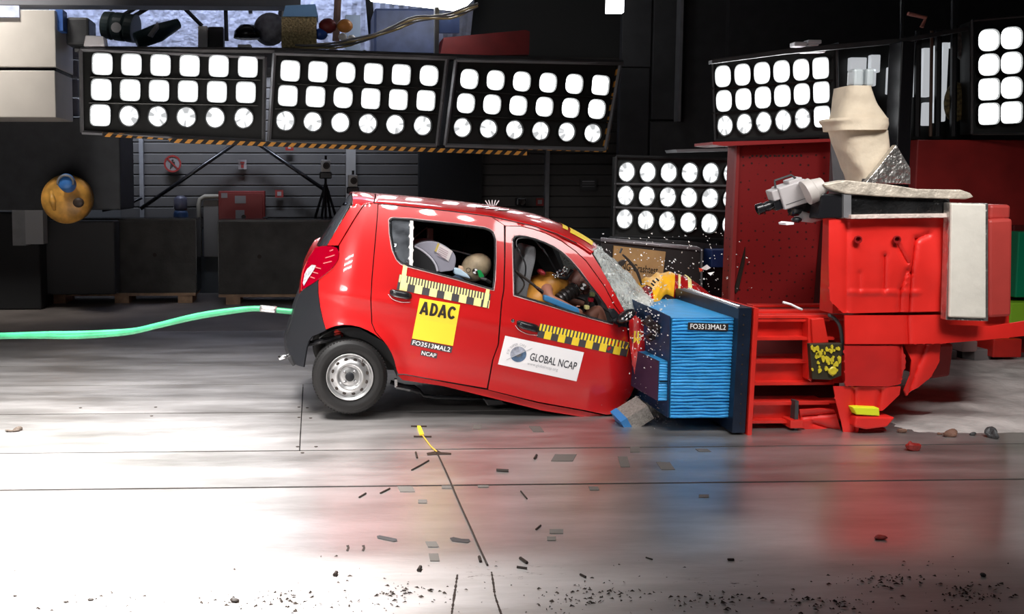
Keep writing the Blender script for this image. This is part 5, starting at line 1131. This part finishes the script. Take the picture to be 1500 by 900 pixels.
# cream wrapped post with foil
cp_ = thing('wrapped_post', 'cream cloth wrapped post narrowing to the top above the foil shelf', 'post', P(1285, 268, 6.6))
def wrap(rows_, name, m, Y, dep, amp=.012):
    mb_ = MB(); rr_ = []
    for (xl, xr, y) in cr(rows_, 24):
        A_ = P(xl, y, Y); B_ = P(xr, y, Y); row = []
        for k in range(28):
            a_ = 2*math.pi*k/28; cx = (A_.x+B_.x)/2; hw = (B_.x-A_.x)/2
            p = Vector((cx-hw*math.copysign(abs(math.cos(a_))**.6, math.cos(a_)), Y+dep/2-dep/2*math.copysign(abs(math.sin(a_))**.6, math.sin(a_)), A_.z)); p += Vector((1, 1, .4))*noise.noise(p*9)*amp; row.append(p)
        rr_.append(row)
    return mb_.loft(rr_, True).build(name, m, cp_, smooth=True)
wrap([(1247, 1283, 125), (1246, 1284, 130), (1243, 1292, 148), (1240, 1302, 163), (1236, 1311, 174)], 'upper_wrap', cream, 6.6, .28)
wrap([(1230, 1313, 172), (1229, 1313, 176), (1234, 1313, 182), (1236, 1310, 190)], 'cuff', cream, 6.56, .36)
wrap([(1237, 1311, 190), (1242, 1312, 205), (1250, 1312, 225), (1258, 1308, 245), (1264, 1306, 266)], 'lower_wrap', cream, 6.62, .3)
MB().prism([(1313, 212), (1334, 247), (1334, 270), (1268, 268), (1285, 248)], 6.55, 6.6).build('foil_flap', foil, cp_, bevel=.004)
for x0_, x1_ in ((1251, 1266), (1270, 1282)): MB().pbox(x0_, 100, x1_, 127, 6.7, 6.8).build('pale_tube', mat('tube_pale', (.6, .66, .68), .4), cp_, bevel=.02)
MB().prism([(1232, 205), (1240, 205), (1266, 268), (1236, 268)], 6.85, 7.0).build('side_plate', grey, cp_, bevel=.01)
MB().pbox(1266, 262, 1308, 324, 6.62, 6.95).build('post_base', greyd, cp_)
fsf = thing('foil_shelf', 'silver foil covered shelf with cream edges on top of the red block', 'shelf', P(1310, 320, 6.3))
MB().prism([(1206, 270), (1240, 264), (1300, 270), (1345, 277), (1408, 278), (1422, 283), (1427, 289), (1415, 292), (1340, 290), (1290, 288), (1240, 284), (1212, 276)], 5.97, 6.08).build('shelf_top', mat('cream_foil', (.66, .58, .48), .5, .3, var=.3, vscale=8, bump=1., bscale=16), fsf, bevel=.008)
MB().prism([(1204, 284), (1237, 284), (1237, 319), (1198, 321)], 6.0, 6.12).build('black_box', blackg, fsf, bevel=.01)
MB().prism([(1236, 284), (1247, 285), (1247, 319), (1236, 319)], 5.98, 6.12).build('grey_strut', grey, fsf)
MB().prism([(1247, 286), (1391, 291), (1391, 316), (1247, 318)], 6.0, 6.4).build('dark_foil', mat('dark_foil_m', (.06, .06, .062), .25, .8, var=.7, vscale=6, bump=1., bscale=14), fsf)
MB().prism([(1247, 315), (1300, 314), (1391, 313), (1391, 319), (1247, 321)], 5.95, 6.3).build('lower_edge', mat('cream_edge', (.68, .56, .5), .5, var=.2, bump=.6), fsf, bevel=.004)
# film camera
cm = thing('film_camera', 'grey high-speed camera with a black lens mounted left of the foil shelf', 'camera', P(1165, 325, 6.15))
R = Matrix.Rotation(math.radians(-20), 3, 'Y') @ Matrix.Rotation(math.radians(-10), 3, 'Z')
cg = mat('camera_grey', (.46, .43, .43), .5); cc = P(1160, 284, 6.2)
MB().box(cc, (.19, .16, .155), R).build('camera_body', cg, cm, bevel=.008)
MB().box(cc+R @ Vector((.03, 0, .08)), (.09, .12, .035), R).build('top_block', cg, cm, bevel=.006)
MB().box(cc+R @ Vector((-.115, 0, .035)), (.05, .13, .07), R).build('front_block', cg, cm, bevel=.006)
MB().box(cc+R @ Vector((-.12, 0, -.035)), (.05, .11, .07), R).build('lens_mount', blackg, cm, bevel=.006)
MB().lathe(cc+R @ Vector((-.13, 0, -.03)), R @ Vector((-1, 0, 0)), [(.03, 0), (.03, .03), (.034, .032), (.034, .05), (.031, .052), (.031, .07), (.038, .075), (.038, .115), (.03, .118), (.028, .1), (0, .098)], 28).build('lens_barrel', blackg, cm, smooth=True, angle=35)
MB().box(cc+R @ Vector((.0, -.081, -.045)), (.16, .003, .003), R).build('seam_line', greyd, cm)
MB().tube([cc+R @ Vector(p) for p in ((-.10, -.04, .08), (-.09, -.04, .13), (.02, -.04, .13), (.04, -.04, .10))], .008, 6).build('carry_handle', greyd, cm)
MB().lathe(P(1182, 282, 6.06), R @ Vector((1, 0, .1)), [(.0, -.01), (.085, -.01), (.085, .04), (.07, .05), (.055, .11), (0, .11)], 28).build('rear_cone', mat('cone_cream', (.5, .46, .43), .5), cm, smooth=True, angle=40)
MB().tube([P(1160, 306, 6.22), P(1185, 306, 6.24), P(1206, 300, 6.3)], [.05, .06, .06], 12).build('mount_arm', blackg, cm, smooth=True)
MB().tube([P(1170, 316, 6.2), P(1190, 318, 6.24), P(1205, 314, 6.3)], .04, 12).build('support_tube', cg, cm, smooth=True)
MB().prism([(1151, 327), (1156, 325), (1163, 326), (1163, 329), (1152, 330)], 6.1, 6.2).build('white_tab', whitev, cm)
MB().ell(P(1167, 322, 6.16), (.035, .03, .02)).build('clamp', blackg, cm, smooth=True)
# plywood board, dark counter behind the barrier
MB().prism([(905, 348), (1010, 354), (1078, 362), (1078, 366), (1010, 366), (900, 352)], 9.7, 9.95).build('lower_shelf_bar', greyd, label='slim dark grey bar under the low lamp bank', cat='bar')
dc = thing('dark_counter', 'dark counter with a rounded grey top edge behind the plywood board', 'counter', P(960, 440, 9.4))
MB().prism([(880, 352), (1022, 365), (1030, 372), (1030, 510), (880, 512)], 9.4, 9.8).build('counter_body', mat('counter_dark', (.035, .03, .03), .5), dc, bevel=.01)
MB().tube([P(880, 351, 9.38), P(1020, 364, 9.38), P(1028, 368, 9.4)], .022).build('top_edge', mat('edge_grey', (.35, .32, .34), .35, .5), dc, smooth=True)
MB().tube([P(1028, 368, 9.38), P(1027, 440, 9.38)], .012).build('corner_edge', grey, dc)
MB().pbox(1042, 366, 1072, 392, 9.5, 9.7).build('blue_box', mat('box_blue', (.02, .05, .2), .5), label='dark blue box between the counter and the red wall', cat='box', bevel=.01)
MB().pbox(1032, 392, 1072, 505, 9.6, 9.8).build('black_box', blackg, label='black cabinet below the dark blue box', cat='cabinet')
pb = thing('plywood_board', 'light plywood board with black lettering behind the shattered windshield', 'board', P(936, 410, 9.2))
bq = [(899.5, 360), (975.5, 369), (971.5, 402), (968, 438), (893, 438)]
MB().prism(bq, 9.36, 9.39).build('board', wood, pb, bevel=.003)
q = quadmap((899.5, 360), (975.5, 369), (970, 430), (894, 421)); SBd = lambda x, y, o=0: P(x, y, 9.36-o)
put_text(MB(), 'NG-Crashtest', q, (.18, .44, .88, .62), SBd, .003, .012).build('lettering', ink, pb)
# wiper blade flying off
wi = thing('windshield_wiper', 'black wiper arm torn loose in front of the plywood board', 'wiper', P(920, 395, 7.0))
MB().prism([(895, 397), (897, 391), (904, 385), (912, 381), (919, 381), (915, 388), (905, 394), (897, 398)], 7.0, 7.02).build('wiper_blade', ink, wi, bevel=.004)
MB().tube([P(*p, 7.0) for p in cr([(912, 373), (922, 383), (932, 396), (937, 408), (940, 418)], 14)], [.006+.006*math.sin(i/14*3.1) for i in range(15)]).build('wiper_arm', ink, wi, smooth=True)
MB().tube([P(908, 371, 7.0), P(911, 364, 7.0)], .008).build('wiper_tip', greyd, wi)
# flying splinters
sp_ = MB(); rr = random.Random(11)
def shard(m_, px, py, Y, s_):
    R = Matrix.Rotation(rr.uniform(0, 6), 3, Vector((rr.uniform(-1, 1), rr.uniform(-1, 1), rr.uniform(-1, 1))).normalized())
    m_.add([Vector((0, 0, 0))+P(px, py, Y)]+[P(px, py, Y)+R @ Vector(v) for v in ((s_, 0, 0), (0, s_*.7, .2*s_), (0, 0, s_*.8))], [(0, 1, 2), (0, 2, 3), (0, 3, 1), (1, 3, 2)])
for k in range(420):
    t = rr.random()
    if t < .55: px, py = rr.gauss(955, 17), rr.gauss(472, 32)
    elif t < .8: px, py = rr.gauss(1000, 45), rr.gauss(395, 30)
    else: px, py = rr.uniform(880, 1060), rr.uniform(340, 450)
    shard(sp_, px, py, rr.uniform(6.05, 6.4) if px < 985 else rr.uniform(6.6, 7.4), rr.uniform(.005, .016))
sp_.build('glass_splinters', mat('splinter_white', (.8, .78, .75), .2), kind='stuff', label='pale glass splinters flying above the crushed car front', cat='splinters')
sp2 = MB()
for k in range(700):
    px, py = rr.gauss(962, 24), rr.gauss(602, 22)
    if py > 640 or py < 550: continue
    shard(sp2, px, py, rr.uniform(6.1, 6.8), rr.uniform(.002, .007))
sp2.build('honeycomb_dust', mat('dust_tan', (.35, .3, .27), .6), kind='stuff', label='spray of grey metal crumbs under the barrier beside the car door', cat='crumbs')
for (x, y, s_, m_, la) in [(1035, 396, .045, whitev, 'white splinter flying right of the plywood board'), (1029, 394, .03, redst, 'small red splinter beside the white one'), (1041, 404, .03, whitev, 'pale splinter flying above the blue block far side')]:
    o = MB(); shard(o, x, y, 7.2, s_*1.4); o.build('flying_splinter', m_, label=la, cat='splinter')
# ---------------------------------------------------------------- green hose
hs = thing('green_hose', 'green hose trailing through the air from the car tail to the left', 'hose', G(0, 491))
hpts = cr([(-60, 492), (0, 491.5), (60, 491), (120, 490), (190, 485), (230, 477), (290, 463), (340, 455), (372, 452), (400, 454), (430, 457)], 60)
hy = lambda i: lerp(7.3, 6.95, i/60)
for d_, nm in ((0, 'hose'), (1, 'hose')):
    MB().tube([P(x, y+(2.6 if d_ else -1.6)*(1-i/60)+1.2*math.sin(i*.3+d_*2)*(1-i/60), hy(i)) for i, (x, y) in enumerate(hpts)], .019 if d_ == 0 else .022, 10).build(nm, mat('hose_green', (.03, .30, .13), .45, var=.25, vscale=9) if d_ == 0 else mat('hose_green_dark', (.02, .24, .10), .45, var=.25, vscale=9), hs, smooth=True)
MB().tube([P(x, y-.3, hy(i)-.004) for i, (x, y) in enumerate(hpts) if 378 < x < 408], .026, 12).build('foil_sleeve', mat('sleeve', (.5, .48, .47), .3, .8, var=.3, vscale=40), hs, smooth=True)
# ---------------------------------------------------------------- marks and bits on the floor
def fpatch(quad, label, m=None, name='tape_patch', cat='tape'):
    g = [G(*p, .0015) for p in quad]; n = len(g)
    return MB().add(g+[v+Vector((0, 0, .0015)) for v in g], [tuple(range(n)), tuple(range(2*n-1, n-1, -1))]+[(i, n+i, n+(i+1) % n, (i+1) % n) for i in range(n)]).build(name, m or tapem, label=label, cat=cat)
tapem = mat('grey_tape', (.12, .11, .10), .6)
def fq(px, py, wx, hy_, sk=0): return [(px-wx/2+sk, py-hy_/2), (px+wx/2+sk, py-hy_/2), (px+wx/2-sk, py+hy_/2), (px-wx/2-sk, py+hy_/2)]
for q_, la in [
    (fq(826, 671, 32, 10, 3), 'large dark tape patch on the floor under the car sill, below the yellow marker level'),
    (fq(699, 626, 12, 6), 'small black tape patch on the floor right of the yellow cable marker'),
    (fq(786, 629, 16, 8, -3), 'black slanted tape patch in the car shadow under the front door'),
    (fq(914, 677, 14, 15, -2), 'upright dark tape patch left of the blue reflection'),
    (fq(975, 683, 20, 11, -4), 'slanted grey tape patch in front of the blue block'),
    (fq(930, 659, 14, 8), 'grey tape patch on the seam in front of the loose honeycomb piece'),
    (fq(595, 717, 22, 8, -2), 'dark tape patch on the front seam, leftmost'),
    (fq(656, 714, 18, 4), 'thin tape patch on the front seam beside the thin dark cord'),
    (fq(619, 735, 13, 5), 'small tape patch just below the front seam left of the cord'),
    (fq(633, 798, 16, 8, -2), 'grey tape patch, upper of the pair left of the cord end'),
    (fq(636, 817, 14, 11, -1), 'grey tape patch, lower of the pair left of the cord end'),
    (fq(815, 779, 20, 6), 'grey tape patch, upper of the pair right of the cord'),
    (fq(808, 789.5, 13, 5.5), 'grey tape patch, lower of the pair right of the cord'),
    (fq(870, 716, 14, 5, -1), 'small tape patch below the front seam under the red reflection'),
    (fq(1031, 727, 15, 4), 'small tape patch in front of the barrier below the front seam'),
    (fq(708, 713, 16, 3), 'thin grey tape sliver on the front seam right of the cord'),
    (fq(1030, 660, 18, 4, -3), 'faint thin tape patch in front of the backing plate')]:
    fpatch(q_, la)
ym = thing('yellow_cable_marker', 'short yellow marker strip between two black dashes on the floor', 'marker', G(616, 633))
def fp2(quad, m, nm, par, h=.004):
    g = [G(*p, .0015) for p in quad]; n = len(g)
    return MB().add(g+[v+Vector((0, 0, h)) for v in g], [tuple(range(n)), tuple(range(2*n-1, n-1, -1))]+[(i, n+i, n+(i+1) % n, (i+1) % n) for i in range(n)]).build(nm, m, par)
fp2([(611, 626), (616, 626), (621, 638), (615, 638.5)], yel, 'yellow_strip', ym, .01)
fp2([(602, 624.3), (625, 624.5), (625, 626), (602, 625.8)], ink, 'black_dash', ym); fp2([(606, 639.3), (632, 639.6), (632, 641.3), (606, 641)], ink, 'black_dash', ym)
MB().tube([G(x, y, .008) for x, y in cr([(619, 638), (625, 646), (632, 655), (640, 662)], 12)], .005, 6).build('yellow_cord', mat('cord_yellow', (.6, .35, .05), .5), ym, smooth=True)
MB().tube([G(x, y, .006) for x, y in cr([(640, 663), (655, 695), (672, 735), (690, 775), (700, 798), (714, 828)], 24)], .005, 6).build('thin_cord', ink, smooth=True, label='thin black cord running from under the car towards the camera', cat='cord')
def debris(pts, r, label, m=ink):
    r *= .55; return MB().tube([G(x, y, r*.8) for x, y in pts], r, 6).build('debris_piece', m, label=label, cat='debris')
fpatch([(625, 664), (636, 662), (640, 659.5), (646, 663), (661, 664), (661, 666.5), (640, 666.5), (626, 667.5)], 'black torn rag where the cord meets the seam', ink, 'torn_rag', 'rag')
for pts, r, la in [([(603, 689), (616, 682), (628, 675)], .009, 'thin dark sliver left of the torn rag'), ([(609, 663), (611, 671)], .012, 'short dark splinter left of the torn rag'),
    ([(557, 723), (571, 716)], .009, 'dark splinter left of the leftmost seam patch'), ([(526, 729), (536, 723)], .009, 'leftmost short dark splinter below the front seam'),
    ([(727, 689), (745, 690)], .016, 'dark flat lump in the middle of the red reflection'), ([(783, 672), (786, 667)], .014, 'small dark chip behind the large tape patch'),
    ([(763, 720), (772, 731)], .008, 'thin dark splinter below the red reflection'), ([(785, 776), (792, 770)], .008, 'short splinter left of the right tape pair'),
    ([(762, 818), (772, 825)], .014, 'dark chip near the right crack'), ([(702, 816), (704, 823)], .013, 'dark triangular chip beside the cord end'),
    ([(757, 831), (772, 833)], .01, 'pair-like dark crumb below the dark chip'), ([(613, 836), (616, 831)], .016, 'black crumb left of the left crack top'),
    ([(1066, 820), (1075, 820)], .01, 'tiny dark chip at lower centre right'), ([(946, 817), (956, 820)], .006, 'thin dark sliver left of the tiny chip'),
    ([(490, 843), (493, 839)], .016, 'black crumb at the lower left of the cord'), ([(850, 842), (858, 846)], .01, 'dark crumb below the right tape pair')]:
    debris(pts, r, la)
for x in (508, 531):
    fpatch([(x-1, 800), (x+3, 799), (x+4, 803), (x+2, 808), (x-1, 807), (x+1, 803)], 'small black curl mark on the white floor, %s' % ('left of two' if x == 508 else 'right of two'), ink, 'curl_mark', 'mark')
fpatch([(552, 786), (556, 785), (581, 790), (582, 793), (577, 794), (553, 789)], 'long grey oval slot left of the cord', greyd, 'floor_slot', 'slot')
fpatch([(659, 789), (664, 787.5), (676, 790), (687, 790.5), (689, 793), (685, 796), (672, 794.5), (662, 793)], 'grey oval slot beside the cord', greyd, 'floor_slot', 'slot')
def crackline(pts, w_, label):
    rr_ = random.Random(len(label)); L = cr(pts, 40); a_ = []; b2 = []
    for x, y in L:
        k = w_*rr_.uniform(.25, 1); a_.append(G(x-k, y, .002)); b2.append(G(x+k, y, .002))
    MB().loft([a_, b2]).build('floor_crack', ink, label=label, cat='crack')
crackline([(670, 842), (667, 862), (664, 882), (661, 905)], 2.2, 'ragged black crack at the bottom edge, left of two')
crackline([(720, 838), (723, 858), (725, 872), (730, 888), (736, 905)], 2.0, 'ragged black crack at the bottom edge, right of two')
crackline([(719, 895), (730, 894), (745, 892)], .8, 'short cross crack over the right bottom crack')
# crumbs scattered on the front floor
cr_ = MB(); rr = random.Random(21)
for k in range(520):
    px = rr.uniform(-10, 1510); py = rr.uniform(815, 900)**1.0
    if rr.random() > ((py-800)/100)**1.2*(.35+.65*(px/1500)): continue
    g = G(px, py, .004); s_ = rr.uniform(.002, .007); cr_.add([g+Vector((s_*rr.uniform(-2, 2), s_*rr.uniform(-1, 1), 0)) for _ in range(3)]+[g+Vector((0, 0, s_))], [(0, 1, 2), (0, 1, 3), (1, 2, 3), (2, 0, 3)])
for cx, cy, n in [(590, 868, 60), (430, 880, 60), (840, 880, 40), (890, 868, 50), (1050, 880, 60), (1300, 850, 70), (1420, 870, 80), (1200, 885, 60), (350, 885, 30), (150, 880, 16)]:
    for k in range(n):
        px, py = rr.gauss(cx, 35), rr.gauss(cy, 7); g = G(px, py, .003); s_ = rr.uniform(.002, .009)
        cr_.add([g+Vector((s_*rr.uniform(-2, 2), s_*rr.uniform(-1, 1), 0)) for _ in range(3)]+[g+Vector((0, 0, s_))], [(0, 1, 2), (0, 1, 3), (1, 2, 3), (2, 0, 3)])
cr_.build('dirt_crumbs', mat('dirt_dark', (.06, .045, .035), .8), kind='stuff', label='dark dirt crumbs scattered over the front floor', cat='dirt')
# rubble right
rg = MB(); rows = []
for i in range(60):
    t = i/59; row = []
    for j in range(110):
        s_ = j/109; Y = lerp(5.95, 8.7, t); x = lerp(G(1306, 640).x+.1*math.sin(t*9), 11, s_)
        e = min(1, s_*8, (1-s_)*8, t*7, (1-t)*7); p = Vector((x*1.4, Y*2.2, 0))
        h = max(0, noise.noise(p)*.5+noise.noise(p*3.1)*.3+.35)*.07+abs(noise.noise(p*7))*.02
        row.append(Vector((x, Y, -.004+h*e)))
    rows.append(row)
rg.loft(rows).build('broken_concrete', mat('rubble_grey', (.5, .46, .44), .75, var=.35, vscale=3.5, bump=.8, bscale=14), kind='stuff', smooth=True, label='uneven broken grey concrete ground right of the red block', cat='rubble')
def lump(px, py, r, m, label, name='rubble_lump', fl=.7):
    g = G(px, py); k = r/F*g.y; mb_ = MB().ell(g+Vector((0, 0, k*fl*.8)), (k, k*.7, k*fl), None, 14, 9)
    for i, v_ in enumerate(mb_.v): mb_.v[i] = v_+(v_-g)*noise.noise(v_*19+Vector((px, 0, 0)))*1.1
    mb_.build(name, m, label=label, cat='debris')
mr_ = mat('debris_red', (.35, .02, .015), .5, var=.4, vscale=20); mbw = mat('debris_brown', (.18, .09, .06), .7, var=.4, vscale=20)
lump(1335, 660, 12, mr_, 'dark red crumpled lump on the floor right of the red block'); lump(1287, 790, 9, mr_, 'flat red chip lying alone on the lower right floor', fl=.35)
lump(1392, 640, 9, mbw, 'brown rubble lump right of the dark red lump', fl=.5); lump(1376, 637, 6, mbw, 'smaller brown rubble lump next to the dark red lump', fl=.5)
lump(1455, 642, 10, greyd, 'dark grey rubble lump near the right edge'); lump(1423, 638, 5, greyd, 'small dark rubble bit left of the dark grey lump')
lump(1322, 634, 7, mbw, 'pale brown slab fragment against the red block foot', fl=.6)
lump(1440, 845, 6, greyd, 'dark pebble on the lower right floor'); lump(20, 632, 12, mat('brown_lump', (.05, .035, .025), .8), 'flat brown lump at the left edge of the floor', fl=.25)
for px, py, la in [(22, 874, 'black dirt clump at the bottom left corner'), (96, 883, 'small black dirt clump right of the corner clump'), (132, 880, 'third small dirt clump from the left'), (345, 882, 'dark dirt clump below the white floor'), (592, 866, 'black dirt clump left of the left crack')]:
    lump(px, py, 4.5, ink, la, 'dirt_clump', .4)
for x, y, r, la in [(122, 605, 10, 'brown stain left of the car on the plate seam'), (165, 636, 5, 'small brown stain left of the car')]: pass
# repeats share a group phrase
GROUPS = {'lamp_bank': 'lamp banks of the hall', 'hazard_strip': 'striped edges under the hanging lamp banks', 'tape_patch': 'grey tape patches on the floor',
          'debris_piece': 'dark splinters on the floor', 'rubble_lump': 'rubble lumps on the right floor', 'dirt_clump': 'dirt clumps on the front floor',
          'concrete_block': 'concrete blocks by the rear wall', 'wall_sign': 'small signs on the rear wall', 'diagonal_brace': 'diagonal braces on the rear wall',
          'floor_crack': 'cracks at the bottom edge', 'floor_slot': 'oval slots beside the cord', 'curl_mark': 'curl marks on the floor',
          'flying_splinter': 'larger splinters in the air', 'small_box': 'small boxes above the lamp banks', 'fitting': 'small coloured fittings above the lamp banks',
          'tripod_camera': 'cameras behind the car tail'}
for o in list(SC.objects):
    if o.parent is None and o.get('category') and o.name.split('.')[0] in GROUPS: o['group'] = GROUPS[o.name.split('.')[0]]
